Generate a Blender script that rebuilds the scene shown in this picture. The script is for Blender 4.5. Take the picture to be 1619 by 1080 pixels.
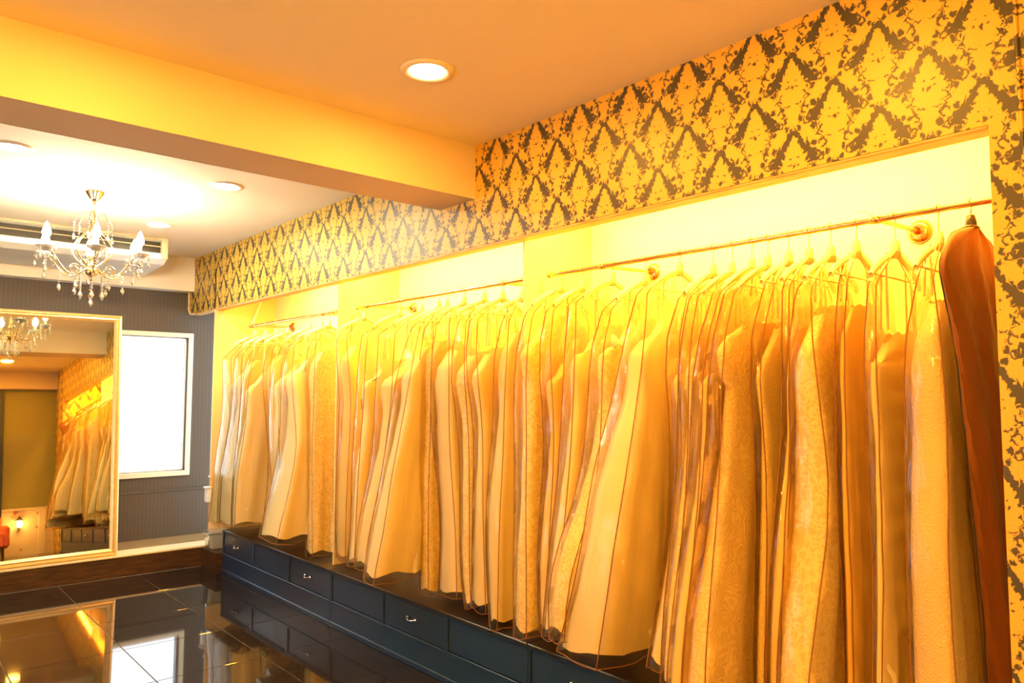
import bpy, bmesh, math, random
from mathutils import Vector, Matrix

for _o in list(bpy.data.objects):
    bpy.data.objects.remove(_o)
SC = bpy.context.scene
COL = SC.collection
PI = math.pi

# ------------------------------------------------------------------ camera, world, lights, exposure
ZC = 2.987      # ceiling
ZB = 2.42       # underside of the wallpapered valance
YB = 8.06       # far wall
CAM = (-2.5475, 0.0, 1.6)
cam_data = bpy.data.cameras.new('camera')
cam = bpy.data.objects.new('camera', cam_data)
COL.objects.link(cam)
cam_data.sensor_width = 36.0
cam_data.lens = 1189.4 / 1619.0 * 36.0
cam_data.clip_start = 0.02
_yaw, _pitch, _roll = 0.71369, 0.07077, 0.002265
_fw = Vector((math.sin(_yaw) * math.cos(_pitch), math.cos(_yaw) * math.cos(_pitch), math.sin(_pitch)))
_r = Vector((math.cos(_yaw), -math.sin(_yaw), 0))
_u = _r.cross(_fw)
_r2 = math.cos(_roll) * _r + math.sin(_roll) * _u
_u2 = -math.sin(_roll) * _r + math.cos(_roll) * _u
cam.matrix_world = Matrix(((_r2.x, _u2.x, -_fw.x, CAM[0]), (_r2.y, _u2.y, -_fw.y, CAM[1]),
                           (_r2.z, _u2.z, -_fw.z, CAM[2]), (0, 0, 0, 1)))
SC.camera = cam

SC.view_settings.view_transform = 'Standard'
SC.view_settings.look = 'None'
SC.view_settings.exposure = -0.2
SC.view_settings.gamma = 1.0
SC.view_settings.use_curve_mapping = False
SC.cycles.transparent_max_bounces = 24
SC.cycles.max_bounces = 10
SC.cycles.diffuse_bounces = 6
SC.cycles.sample_clamp_indirect = 9.0
SC.cycles.caustics_reflective = False
SC.cycles.caustics_refractive = False

world = bpy.data.worlds.new('overcast_sky')
SC.world = world
world.use_nodes = True
_bg = world.node_tree.nodes['Background']
_bg.inputs[0].default_value = (0.88, 0.95, 1.0, 1)
_bg.inputs[1].default_value = 6.5

def area(name, loc, size, power, col, rot=(0, 0, 0), shape='RECTANGLE', size_y=None, spread=None):
    d = bpy.data.lights.new(name, 'AREA')
    d.shape = shape
    d.size = size
    if size_y: d.size_y = size_y
    d.energy = power
    d.color = col
    if spread: d.spread = spread
    o = bpy.data.objects.new(name, d)
    o.location = loc
    o.rotation_euler = rot
    COL.objects.link(o)
    return o

WARM = (1.0, 0.415, 0.038)          # tungsten of the near room and of the alcove
SOFT = (1.0, 0.84, 0.52)          # paler lamps of the far room
# strip lamps hidden at the top of the alcove, shining down on the rails
for y0, y1 in ((0.80, 2.86), (2.98, 4.92), (5.04, 6.55)):
    area('alcove_strip_light', (0.20, (y0 + y1) / 2, 2.74), 0.20, 98.0 * (y1 - y0), WARM, size_y=y1 - y0 - 0.1)
# daylight portals of the far window and of the added, unseen glazed door on the left
area('added_door_portal', (-4.90, 4.5, 1.15), 1.5, 1.0, (1, 1, 1), rot=(0, -PI / 2, 0), size_y=2.1).data.cycles.is_portal = True
area('window_portal', (-0.45, YB + 0.10, 1.5), 1.0, 1.0, (1, 1, 1), rot=(-PI / 2, 0, 0), size_y=1.45).data.cycles.is_portal = True

# ------------------------------------------------------------------ helpers
class MB:
    """collects shapes for ONE mesh"""
    def __init__(s):
        s.v, s.f, s.sm = [], [], []
    def add(s, verts, faces, smooth=False):
        n = len(s.v)
        s.v += [tuple(p) for p in verts]
        s.f += [tuple(i + n for i in f) for f in faces]
        s.sm += [smooth] * len(faces)
        return s
    def box(s, a, b, bev=0.0):
        x0, y0, z0 = (min(a[i], b[i]) for i in range(3))
        x1, y1, z1 = (max(a[i], b[i]) for i in range(3))
        if bev <= 0:
            return s.add([(x0, y0, z0), (x1, y0, z0), (x1, y1, z0), (x0, y1, z0), (x0, y0, z1), (x1, y0, z1), (x1, y1, z1), (x0, y1, z1)],
                         [(0, 3, 2, 1), (4, 5, 6, 7), (0, 1, 5, 4), (1, 2, 6, 5), (2, 3, 7, 6), (3, 0, 4, 7)])
        bm = bmesh.new()
        bmesh.ops.create_cube(bm, size=1.0)
        for v in bm.verts:
            v.co = Vector(((x0 + x1) / 2 + v.co.x * (x1 - x0), (y0 + y1) / 2 + v.co.y * (y1 - y0), (z0 + z1) / 2 + v.co.z * (z1 - z0)))
        bmesh.ops.bevel(bm, geom=bm.edges[:], offset=bev, segments=1, affect='EDGES', profile=0.5)
        bm.verts.index_update()
        s.add([v.co[:] for v in bm.verts], [[v.index for v in f.verts] for f in bm.faces])
        bm.free()
        return s
    def tube(s, pts, r, n=8, caps=True):
        pts = [Vector(p) for p in pts]
        rr = r if isinstance(r, (list, tuple)) else [r] * len(pts)
        rings, up = [], None
        for i, p in enumerate(pts):
            t = (pts[min(i + 1, len(pts) - 1)] - pts[max(i - 1, 0)])
            t = t.normalized() if t.length > 1e-9 else Vector((0, 0, 1))
            if up is None:
                up = Vector((0, 0, 1)) if abs(t.z) < 0.9 else Vector((1, 0, 0))
            a = t.cross(up)
            if a.length < 1e-6: a = t.cross(Vector((0, 1, 0.1)))
            a.normalize()
            b = a.cross(t); up = b
            rings.append([p + (a * math.cos(k * 2 * PI / n) + b * math.sin(k * 2 * PI / n)) * rr[i] for k in range(n)])
        vs = [q for ring in rings for q in ring]
        fs = []
        for i in range(len(pts) - 1):
            for k in range(n):
                k2 = (k + 1) % n
                fs.append((i * n + k, i * n + k2, (i + 1) * n + k2, (i + 1) * n + k))
        s.add(vs, fs, True)
        if caps:
            s.add(rings[0], [tuple(range(n))]); s.add(rings[-1], [tuple(reversed(range(n)))])
        return s
    def lathe(s, prof, c=(0, 0, 0), n=20, axis='z', smooth=True):
        vs, fs = [], []
        for r, h in prof:
            for k in range(n):
                a = k * 2 * PI / n
                p = (r * math.cos(a), r * math.sin(a), h)
                if axis == 'x': p = (h, p[0], p[1])
                if axis == 'y': p = (p[0], h, p[1])
                vs.append((p[0] + c[0], p[1] + c[1], p[2] + c[2]))
        for i in range(len(prof) - 1):
            for k in range(n):
                k2 = (k + 1) % n
                fs.append((i * n + k, i * n + k2, (i + 1) * n + k2, (i + 1) * n + k))
        return s.add(vs, fs, smooth)
    def loft(s, rings, closed=True, smooth=True):
        n = len(rings[0])
        vs = [p for r in rings for p in r]
        fs = []
        for i in range(len(rings) - 1):
            for k in range(n if closed else n - 1):
                k2 = (k + 1) % n
                fs.append((i * n + k, (i + 1) * n + k, (i + 1) * n + k2, i * n + k2))
        return s.add(vs, fs, smooth)
    def mesh(s, name, mat, fix=False, sharp=None):
        me = bpy.data.meshes.new(name)
        me.from_pydata(s.v, [], s.f)
        me.polygons.foreach_set('use_smooth', s.sm)
        me.materials.append(mat)
        if fix:
            bm = bmesh.new(); bm.from_mesh(me)
            bmesh.ops.remove_doubles(bm, verts=bm.verts[:], dist=1e-6)
            bmesh.ops.recalc_face_normals(bm, faces=bm.faces[:])
            bm.to_mesh(me); bm.free()
        me.update()
        if sharp: me.set_sharp_from_angle(angle=sharp)
        return me
    def build(s, name, mat, parent=None, loc=None, fix=False, sharp=None):
        o = bpy.data.objects.new(name, s.mesh(name, mat, fix, sharp))
        if loc: o.location = loc
        COL.objects.link(o)
        if parent: o.parent = parent
        return o

def tag(o, label=None, cat=None, group=None, kind=None):
    if label: o['label'] = label
    if cat: o['category'] = cat
    if group: o['group'] = group
    if kind: o['kind'] = kind
    return o
def empty(name, loc, label=None, cat=None, group=None):
    o = bpy.data.objects.new(name, None)
    o.empty_display_size = 0.05
    o.location = loc
    COL.objects.link(o)
    return tag(o, label, cat, group)
def struct(o): return tag(o, kind='structure')
def place(me, name, parent=None, loc=(0, 0, 0), rz=0.0):
    o = bpy.data.objects.new(name, me)
    o.location = loc; o.rotation_euler = (0, 0, rz)
    COL.objects.link(o)
    if parent: o.parent = parent
    return o

# ------------------------------------------------------------------ materials
def newmat(name):
    m = bpy.data.materials.new(name); m.use_nodes = True
    nt = m.node_tree
    return m, nt, nt.nodes['Principled BSDF']
def setp(b, **k):
    names = dict(col='Base Color', rough='Roughness', metal='Metallic', spec='Specular IOR Level', coat='Coat Weight', sheen='Sheen Weight',
                 trans='Transmission Weight', ior='IOR', emit='Emission Color', es='Emission Strength', coatr='Coat Roughness', subs='Subsurface Weight')
    for a, v in k.items():
        if a in ('col', 'emit'): v = (*v, 1)
        b.inputs[names[a]].default_value = v
def plain(name, col, rough=0.5, noise=0.0, scale=30, bump=0.0, **k):
    m, nt, b = newmat(name)
    setp(b, col=col, rough=rough, **k)
    if noise or bump:
        tc = nt.nodes.new('ShaderNodeTexCoord'); nz = nt.nodes.new('ShaderNodeTexNoise')
        nz.inputs['Scale'].default_value = scale; nz.inputs['Detail'].default_value = 4
        nt.links.new(tc.outputs['Object'], nz.inputs['Vector'])
        if noise:
            mx = nt.nodes.new('ShaderNodeMix'); mx.data_type = 'RGBA'
            mx.inputs[6].default_value = (*[c * (1 - noise) for c in col], 1)
            mx.inputs[7].default_value = (*[min(1, c * (1 + noise)) for c in col], 1)
            nt.links.new(nz.outputs['Fac'], mx.inputs[0]); nt.links.new(mx.outputs[2], b.inputs['Base Color'])
        if bump:
            bp = nt.nodes.new('ShaderNodeBump'); bp.inputs['Strength'].default_value = bump; bp.inputs['Distance'].default_value = 0.01
            nt.links.new(nz.outputs['Fac'], bp.inputs['Height']); nt.links.new(bp.outputs[0], b.inputs['Normal'])
    return m
def emitter(name, col, strength):
    m = bpy.data.materials.new(name); m.use_nodes = True
    nt = m.node_tree; nt.nodes.clear()
    e = nt.nodes.new('ShaderNodeEmission'); o = nt.nodes.new('ShaderNodeOutputMaterial')
    e.inputs[0].default_value = (*col, 1); e.inputs[1].default_value = strength
    nt.links.new(e.outputs[0], o.inputs[0])
    return m

# tiny expression compiler: the damask print is a distance formula turned into Math nodes
class E:
    nt = None
    def __init__(s, sock): s.s = sock
    @staticmethod
    def op(o, *a):
        n = E.nt.nodes.new('ShaderNodeMath'); n.operation = o
        for i, x in enumerate(a):
            if isinstance(x, E): E.nt.links.new(x.s, n.inputs[i])
            else: n.inputs[i].default_value = float(x)
        return E(n.outputs[0])
    def __add__(s, o): return E.op('ADD', s, o)
    def __radd__(s, o): return E.op('ADD', o, s)
    def __sub__(s, o): return E.op('SUBTRACT', s, o)
    def __rsub__(s, o): return E.op('SUBTRACT', o, s)
    def __mul__(s, o): return E.op('MULTIPLY', s, o)
    def __rmul__(s, o): return E.op('MULTIPLY', o, s)
OPS = dict(frac=lambda a: E.op('FRACT', a), abs=lambda a: E.op('ABSOLUTE', a), min=lambda a, b: E.op('MINIMUM', a, b), max=lambda a, b: E.op('MAXIMUM', a, b),
           sin=lambda a: E.op('SINE', a), sqrt=lambda a: E.op('SQRT', a), atan2=lambda a, b: E.op('ARCTAN2', a, b))
def damask(u,v,op):
    fr,ab,mn,mx,sn,sq,at2=op['frac'],op['abs'],op['min'],op['max'],op['sin'],op['sqrt'],op['atan2']
    def ring(x,y,cx,cy,r,t):
        dx=x-cx;dy=(y-cy)*.92; return ab(sq(dx*dx+dy*dy)-r)-t
    def disc(x,y,cx,cy,r,sy=1.0):
        dx=x-cx;dy=(y-cy)*sy; return sq(dx*dx+dy*dy)-r
    def one(off):
        # returns dark field (<0 = dark ground) for one of the two half-drop lattices
        x=ab(fr(u+(.5+off))-.5)
        y=fr(v+(.5+off))-.5
        t=(y+.31)*1.6129                       # 0 bottom .. 1 tip of the cone
        w=mn(.13+t*.36, (1.05-t)*.315+.004)
        saw=fr(t*6.5-x*6.0)
        cone=mx(x-w*(.72+.34*saw), mx(t-1.0, x*.7-t-.0+.0*x))
        fan=ab(sn(at2(x,t+.02)*7.0))*.05
        cone=mx(cone, .02+fan-t-x*.12)
        e=fr(x*10.0+y*2.0)
        outer=y-(.462-x*1.33-.07*e)           # leafy underside of the scroll band
        chev=mx(mx(outer, 0.0-cone), mx(-.02-y-x*.15, x-.315))
        gap=mx(ab(cone-.012)-.013, mx(y-.05, sn(t*31.0+x*40.0)-.45))
        hole=mn(disc(x,y,0.0,-.07,.020,.7), mn(disc(x,y,.055,-.055,.018,1.8), disc(x,y,.05,.03,.015,1.8)))
        rib=mx(ab(sn(at2(x,.10-y)*5.5))-.16, mx(ab(y+.17)-.06, .016-x))
        hole=mn(hole,rib)
        yf=fr(v+(.5+off)+.45)-.5
        d=mn(ring(x,yf,.150,.085,.042,.012),ring(x,yf,.165,-.075,.036,.011))
        d=mn(d,mn(ring(x,yf,.315,-.135,.038,.012),ring(x,yf,.375,-.335,.032,.011)))
        d=mx(d, 0.0-disc(x,yf,.185,.05,.035))
        d=mn(d,mn(disc(x,yf,.095,-.02,.028,.6),disc(x,yf,.115,.165,.032,.8)))
        d=mn(d,mn(disc(x,yf,.235,.02,.036,1.2),disc(x,yf,.245,-.16,.026,.6)))
        d=mn(d,mn(disc(x,yf,.075,-.135,.026,.7),disc(x,yf,.255,.12,.034,.8)))
        d=mn(d,mn(disc(x,yf,.40,-.22,.028,1.2),ring(x,yf,.22,-.04,.047,.010)))
        return mn(mn(chev,gap),hole),d
    a,da=one(0.0); b,db=one(.5)
    def cone_only(off):
        x=ab(fr(u+(.5+off))-.5); y=fr(v+(.5+off))-.5
        return mx(x-mn(.10+(y+.31)*.6,(.34-y)*.40)-.015, ab(y)-.31)
    c=mn(cone_only(0.0),cone_only(.5))
    dd=mx(mn(da,db), 0.0-c)
    return mn(mn(a,b),dd)

def damask_material():
    m, nt, b = newmat('damask_wallpaper')
    E.nt = nt
    geo = nt.nodes.new('ShaderNodeNewGeometry')
    nz = nt.nodes.new('ShaderNodeTexNoise'); nz.inputs['Scale'].default_value = 55; nz.inputs['Detail'].default_value = 2
    nt.links.new(geo.outputs['Position'], nz.inputs['Vector'])
    sc = nt.nodes.new('ShaderNodeSeparateColor'); nt.links.new(nz.outputs['Color'], sc.inputs[0])
    sp = nt.nodes.new('ShaderNodeSeparateXYZ'); nt.links.new(geo.outputs['Position'], sp.inputs[0])
    x, y, z = E(sp.outputs[0]), E(sp.outputs[1]), E(sp.outputs[2])
    u = (y + x - 1.522) * (1 / 0.3095) + (E(sc.outputs[0]) - 0.5) * 0.10
    v = (z - 2.896) * (1 / 0.2925) + (E(sc.outputs[1]) - 0.5) * 0.10
    d = damask(u, v, OPS)
    fac = E.op('MULTIPLY_ADD', d, 90.0, 0.5)
    fac.s.node.use_clamp = True
    n2 = nt.nodes.new('ShaderNodeTexNoise'); n2.inputs['Scale'].default_value = 140; n2.inputs['Detail'].default_value = 2
    nt.links.new(geo.outputs['Position'], n2.inputs['Vector'])
    g = nt.nodes.new('ShaderNodeMix'); g.data_type = 'RGBA'
    g.inputs[6].default_value = (0.52, 0.31, 0.045, 1); g.inputs[7].default_value = (0.72, 0.46, 0.075, 1)
    nt.links.new(n2.outputs['Fac'], g.inputs[0])
    mx = nt.nodes.new('ShaderNodeMix'); mx.data_type = 'RGBA'
    mx.inputs[6].default_value = (0.048, 0.043, 0.034, 1)
    nt.links.new(g.outputs[2], mx.inputs[7])
    nt.links.new(fac.s, mx.inputs[0]); nt.links.new(mx.outputs[2], b.inputs['Base Color'])
    setp(b, rough=0.42, spec=0.5)
    bp = nt.nodes.new('ShaderNodeBump'); bp.inputs['Strength'].default_value = 0.25; bp.inputs['Distance'].default_value = 0.002
    nt.links.new(fac.s, bp.inputs['Height']); nt.links.new(bp.outputs[0], b.inputs['Normal'])
    return m

def stripe_material():
    m, nt, b = newmat('striped_wallpaper')
    E.nt = nt
    geo = nt.nodes.new('ShaderNodeNewGeometry')
    sp = nt.nodes.new('ShaderNodeSeparateXYZ'); nt.links.new(geo.outputs['Position'], sp.inputs[0])
    h = E(sp.outputs[0]) + E(sp.outputs[1])
    s1 = E.op('SINE', h * (2 * PI / 0.034)); s2 = E.op('SINE', h * (2 * PI / 0.0113))
    f = E.op('MULTIPLY_ADD', s1 * 0.7 + s2 * 0.3, 0.5, 0.5)
    mx = nt.nodes.new('ShaderNodeMix'); mx.data_type = 'RGBA'
    mx.inputs[6].default_value = (0.070, 0.059, 0.050, 1); mx.inputs[7].default_value = (0.090, 0.076, 0.064, 1)
    nt.links.new(f.s, mx.inputs[0]); nt.links.new(mx.outputs[2], b.inputs['Base Color'])
    setp(b, rough=0.55, spec=0.35)
    return m

def wood_material(name, c0, c1, rough, axis=0, scale=3.0):
    m, nt, b = newmat(name)
    tc = nt.nodes.new('ShaderNodeNewGeometry'); mp = nt.nodes.new('ShaderNodeMapping')
    s = [scale * 10] * 3; s[axis] = scale
    mp.inputs['Scale'].default_value = s
    nt.links.new(tc.outputs['Position'], mp.inputs['Vector'])
    nz = nt.nodes.new('ShaderNodeTexNoise'); nz.inputs['Scale'].default_value = 2.0; nz.inputs['Detail'].default_value = 6; nz.inputs['Distortion'].default_value = 0.6
    nt.links.new(mp.outputs[0], nz.inputs['Vector'])
    r = nt.nodes.new('ShaderNodeValToRGB')
    r.color_ramp.elements[0].position = 0.35; r.color_ramp.elements[1].position = 0.68
    r.color_ramp.elements[0].color = (*c0, 1); r.color_ramp.elements[1].color = (*c1, 1)
    nt.links.new(nz.outputs['Fac'], r.inputs[0]); nt.links.new(r.outputs[0], b.inputs['Base Color'])
    bp = nt.nodes.new('ShaderNodeBump'); bp.inputs['Strength'].default_value = 0.2; bp.inputs['Distance'].default_value = 0.004
    nt.links.new(nz.outputs['Fac'], bp.inputs['Height']); nt.links.new(bp.outputs[0], b.inputs['Normal'])
    setp(b, rough=rough)
    return m

def film_material():
    """clear crinkled plastic film: mostly see-through, slightly hazy, glossy wrinkles"""
    m = bpy.data.materials.new('clear_plastic_film'); m.use_nodes = True
    nt = m.node_tree; nt.nodes.clear()
    out = nt.nodes.new('ShaderNodeOutputMaterial')
    tr = nt.nodes.new('ShaderNodeBsdfTransparent'); tr.inputs[0].default_value = (0.985, 0.94, 0.78, 1)
    df = nt.nodes.new('ShaderNodeBsdfTranslucent'); df.inputs[0].default_value = (0.86, 0.74, 0.45, 1)
    gl = nt.nodes.new('ShaderNodeBsdfGlossy'); gl.inputs['Roughness'].default_value = 0.13; gl.inputs[0].default_value = (1, 1, 1, 1)
    geo = nt.nodes.new('ShaderNodeNewGeometry'); mp = nt.nodes.new('ShaderNodeMapping'); mp.inputs['Scale'].default_value = (22, 22, 5)
    nt.links.new(geo.outputs['Position'], mp.inputs['Vector'])
    nz = nt.nodes.new('ShaderNodeTexNoise'); nz.inputs['Scale'].default_value = 1.0; nz.inputs['Detail'].default_value = 3; nz.inputs['Distortion'].default_value = 1.2
    nt.links.new(mp.outputs[0], nz.inputs['Vector'])
    bp = nt.nodes.new('ShaderNodeBump'); bp.inputs['Strength'].default_value = 0.45; bp.inputs['Distance'].default_value = 0.010
    nt.links.new(nz.outputs['Fac'], bp.inputs['Height'])
    nt.links.new(bp.outputs[0], gl.inputs['Normal'])
    lw = nt.nodes.new('ShaderNodeLayerWeight'); lw.inputs['Blend'].default_value = 0.22
    nt.links.new(bp.outputs[0], lw.inputs['Normal'])
    m1 = nt.nodes.new('ShaderNodeMixShader'); m1.inputs[0].default_value = 0.10
    nt.links.new(tr.outputs[0], m1.inputs[1]); nt.links.new(df.outputs[0], m1.inputs[2])
    E.nt = nt
    f = E.op('MULTIPLY_ADD', E(lw.outputs['Fresnel']), 0.55, 0.015)
    m2 = nt.nodes.new('ShaderNodeMixShader')
    nt.links.new(f.s, m2.inputs[0]); nt.links.new(m1.outputs[0], m2.inputs[1]); nt.links.new(gl.outputs[0], m2.inputs[2])
    nt.links.new(m2.outputs[0], out.inputs[0])
    return m

def glass_material(name, tint=(1, 1, 1), gloss=0.12, rough=0.02, haze=0.0):
    m = bpy.data.materials.new(name); m.use_nodes = True
    nt = m.node_tree; nt.nodes.clear()
    out = nt.nodes.new('ShaderNodeOutputMaterial')
    tr = nt.nodes.new('ShaderNodeBsdfTransparent'); tr.inputs[0].default_value = (*tint, 1)
    gl = nt.nodes.new('ShaderNodeBsdfGlossy'); gl.inputs['Roughness'].default_value = rough
    lw = nt.nodes.new('ShaderNodeLayerWeight'); lw.inputs['Blend'].default_value = 0.3
    E.nt = nt
    f = E.op('MULTIPLY_ADD', E(lw.outputs['Fresnel']), 0.7, gloss)
    ms = nt.nodes.new('ShaderNodeMixShader')
    base = tr
    if haze:
        df = nt.nodes.new('ShaderNodeBsdfDiffuse'); df.inputs[0].default_value = (0.8, 0.85, 0.88, 1)
        mh = nt.nodes.new('ShaderNodeMixShader'); mh.inputs[0].default_value = haze
        nt.links.new(tr.outputs[0], mh.inputs[1]); nt.links.new(df.outputs[0], mh.inputs[2]); base = mh
    nt.links.new(f.s, ms.inputs[0]); nt.links.new(base.outputs[0], ms.inputs[1]); nt.links.new(gl.outputs[0], ms.inputs[2])
    nt.links.new(ms.outputs[0], out.inputs[0])
    return m

def cloth(name, col, rough=0.6, pattern=None, thin=0.14):
    m, nt, b = newmat(name)
    setp(b, col=col, rough=rough, sheen=0.15, spec=0.3)
    geo = nt.nodes.new('ShaderNodeTexCoord')
    if pattern == 'lace':
        vo = nt.nodes.new('ShaderNodeTexVoronoi'); vo.feature = 'DISTANCE_TO_EDGE'; vo.inputs['Scale'].default_value = 24
        nz = nt.nodes.new('ShaderNodeTexNoise'); nz.inputs['Scale'].default_value = 16; nz.inputs['Detail'].default_value = 3
        mp = nt.nodes.new('ShaderNodeVectorMath'); mp.operation = 'MULTIPLY_ADD'; mp.inputs[1].default_value = (0.16, 0.16, 0.16)
        nt.links.new(geo.outputs['Object'], nz.inputs['Vector']); nt.links.new(nz.outputs['Color'], mp.inputs[0]); nt.links.new(geo.outputs['Object'], mp.inputs[2])
        nt.links.new(mp.outputs[0], vo.inputs['Vector'])
        r = nt.nodes.new('ShaderNodeValToRGB'); r.color_ramp.elements[0].position = 0.05; r.color_ramp.elements[1].position = 0.16
        r.color_ramp.elements[0].color = (*[min(1, c * 1.12) for c in col], 1); r.color_ramp.elements[1].color = (*[c * f for c, f in zip(col, (0.92, 0.86, 0.74))], 1)
        nt.links.new(vo.outputs['Distance'], r.inputs[0]); nt.links.new(r.outputs[0], b.inputs['Base Color'])
        bp = nt.nodes.new('ShaderNodeBump'); bp.invert = True; bp.inputs['Strength'].default_value = 0.6; bp.inputs['Distance'].default_value = 0.004
        nt.links.new(vo.outputs['Distance'], bp.inputs['Height']); nt.links.new(bp.outputs[0], b.inputs['Normal'])
    elif pattern == 'swirl':
        vo = nt.nodes.new('ShaderNodeTexVoronoi'); vo.inputs['Scale'].default_value = 11
        nz = nt.nodes.new('ShaderNodeTexNoise'); nz.inputs['Scale'].default_value = 14; nz.inputs['Detail'].default_value = 2
        mp = nt.nodes.new('ShaderNodeVectorMath'); mp.operation = 'MULTIPLY_ADD'; mp.inputs[1].default_value = (0.09, 0.09, 0.09)
        nt.links.new(geo.outputs['Object'], nz.inputs['Vector']); nt.links.new(nz.outputs['Color'], mp.inputs[0]); nt.links.new(geo.outputs['Object'], mp.inputs[2])
        nt.links.new(mp.outputs[0], vo.inputs['Vector'])
        E.nt = nt
        f = E.op('MULTIPLY_ADD', E.op('SINE', E(vo.outputs['Distance']) * 42.0), 0.5, 0.5)
        r = nt.nodes.new('ShaderNodeMix'); r.data_type = 'RGBA'
        r.inputs[7].default_value = (*[min(1, c * 1.08) for c in col], 1); r.inputs[6].default_value = (*[c * g_ for c, g_ in zip(col, (0.92, 0.84, 0.68))], 1)
        nt.links.new(f.s, r.inputs[0]); nt.links.new(r.outputs[2], b.inputs['Base Color'])
        bp = nt.nodes.new('ShaderNodeBump'); bp.inputs['Strength'].default_value = 0.5; bp.inputs['Distance'].default_value = 0.003
        nt.links.new(f.s, bp.inputs['Height']); nt.links.new(bp.outputs[0], b.inputs['Normal'])
    elif pattern == 'sequin':
        vo = nt.nodes.new('ShaderNodeTexVoronoi'); vo.inputs['Scale'].default_value = 150
        nt.links.new(geo.outputs['Object'], vo.inputs['Vector'])
        bp = nt.nodes.new('ShaderNodeBump'); bp.inputs['Strength'].default_value = 0.8; bp.inputs['Distance'].default_value = 0.004
        nt.links.new(vo.outputs['Distance'], bp.inputs['Height']); nt.links.new(bp.outputs[0], b.inputs['Normal'])
        setp(b, rough=0.25, spec=0.8)
    else:
        mp = nt.nodes.new('ShaderNodeMapping'); mp.inputs['Scale'].default_value = (30, 30, 6)
        nz = nt.nodes.new('ShaderNodeTexNoise'); nz.inputs['Scale'].default_value = 1; nz.inputs['Detail'].default_value = 3
        nt.links.new(geo.outputs['Object'], mp.inputs[0]); nt.links.new(mp.outputs[0], nz.inputs['Vector'])
        bp = nt.nodes.new('ShaderNodeBump'); bp.inputs['Strength'].default_value = 0.35; bp.inputs['Distance'].default_value = 0.012
        nt.links.new(nz.outputs['Fac'], bp.inputs['Height']); nt.links.new(bp.outputs[0], b.inputs['Normal'])
    out = [n for n in nt.nodes if n.type == 'OUTPUT_MATERIAL'][0]
    tl = nt.nodes.new('ShaderNodeBsdfTranslucent'); tl.inputs[0].default_value = (*col, 1)
    ms = nt.nodes.new('ShaderNodeMixShader'); ms.inputs[0].default_value = thin
    nt.links.new(b.outputs[0], ms.inputs[1]); nt.links.new(tl.outputs[0], ms.inputs[2]); nt.links.new(ms.outputs[0], out.inputs[0])
    return m

def floral_material():
    m, nt, b = newmat('floral_wallpaper')
    geo = nt.nodes.new('ShaderNodeNewGeometry')
    vo = nt.nodes.new('ShaderNodeTexVoronoi'); vo.inputs['Scale'].default_value = 7
    nz = nt.nodes.new('ShaderNodeTexNoise'); nz.inputs['Scale'].default_value = 30
    nt.links.new(geo.outputs['Position'], vo.inputs['Vector']); nt.links.new(geo.outputs['Position'], nz.inputs['Vector'])
    E.nt = nt
    f = E(vo.outputs['Distance']) + (E(nz.outputs['Fac']) - 0.5) * 0.35
    f = E.op('LESS_THAN', f, 0.2)
    mx = nt.nodes.new('ShaderNodeMix'); mx.data_type = 'RGBA'
    mx.inputs[6].default_value = (0.80, 0.64, 0.38, 1); mx.inputs[7].default_value = (0.55, 0.20, 0.10, 1)
    nt.links.new(f.s, mx.inputs[0]); nt.links.new(mx.outputs[2], b.inputs['Base Color'])
    setp(b, rough=0.6)
    return m

M = {}
M['damask'] = damask_material()
M['stripe'] = stripe_material()
M['ceiling'] = plain('ceiling_paint', (0.86, 0.80, 0.68), 0.75, noise=0.03, scale=2)
M['partition'] = plain('cream_partition_laminate', (0.80, 0.66, 0.40), 0.55, noise=0.03, scale=5)
M['dim_panel'] = plain('dim_panel_laminate', (0.80, 0.55, 0.25), 0.5, noise=0.03, scale=5)  # yellower than the other panels to stand in for the weaker light there
M['pan'] = glass_material('frosted_crystal', tint=(0.97, 0.95, 0.9), gloss=0.25, rough=0.08, haze=0.7)
M['beam'] = plain('tan_beam_paint', (0.66, 0.55, 0.40), 0.75, noise=0.04, scale=3)
M['platform_top'] = wood_material('tan_platform_boards', (0.20, 0.13, 0.05), (0.36, 0.25, 0.11), 0.45, axis=0)
M['white_wall'] = plain('white_alcove_paint', (0.90, 0.90, 0.89), 0.6, noise=0.02, scale=4)
M['panel'] = plain('cream_panel_laminate', (0.86, 0.82, 0.72), 0.5, noise=0.02, scale=5)
M['valance_wood'] = wood_material('honey_wood_edging', (0.50, 0.26, 0.07), (0.78, 0.48, 0.17), 0.4, axis=1)
M['curb_wood'] = wood_material('dark_brown_wood', (0.018, 0.009, 0.004), (0.075, 0.035, 0.014), 0.35, axis=0)
M['cream_paint'] = plain('cream_trim_paint', (0.80, 0.66, 0.42), 0.45, noise=0.06, scale=12)
M['white_frame'] = plain('cream_window_frame', (0.82, 0.76, 0.62), 0.4, noise=0.03)
M['tile'] = plain('polished_black_tile', (0.012, 0.011, 0.013), 0.045, noise=0.25, scale=9, spec=0.75)
M['grout'] = plain('grey_grout', (0.16, 0.14, 0.12), 0.6, noise=0.2)
M['navy'] = plain('navy_cabinet_paint', (0.009, 0.031, 0.088), 0.32, noise=0.15, scale=14, bump=0.05, spec=0.6)
M['navy_top'] = plain('dark_cabinet_top', (0.016, 0.015, 0.016), 0.35, noise=0.2, scale=14)
M['chrome'] = plain('polished_chrome', (0.80, 0.78, 0.74), 0.12, metal=1.0)
M['brass'] = plain('brushed_copper_rail', (0.80, 0.46, 0.20), 0.22, metal=1.0, noise=0.08, scale=60)
M['gold_metal'] = plain('pale_gold_metal', (0.86, 0.66, 0.34), 0.16, metal=1.0)
M['gold_frame'] = plain('gold_leaf_frame', (0.80, 0.56, 0.24), 0.32, metal=0.6, noise=0.18, scale=25)
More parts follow.
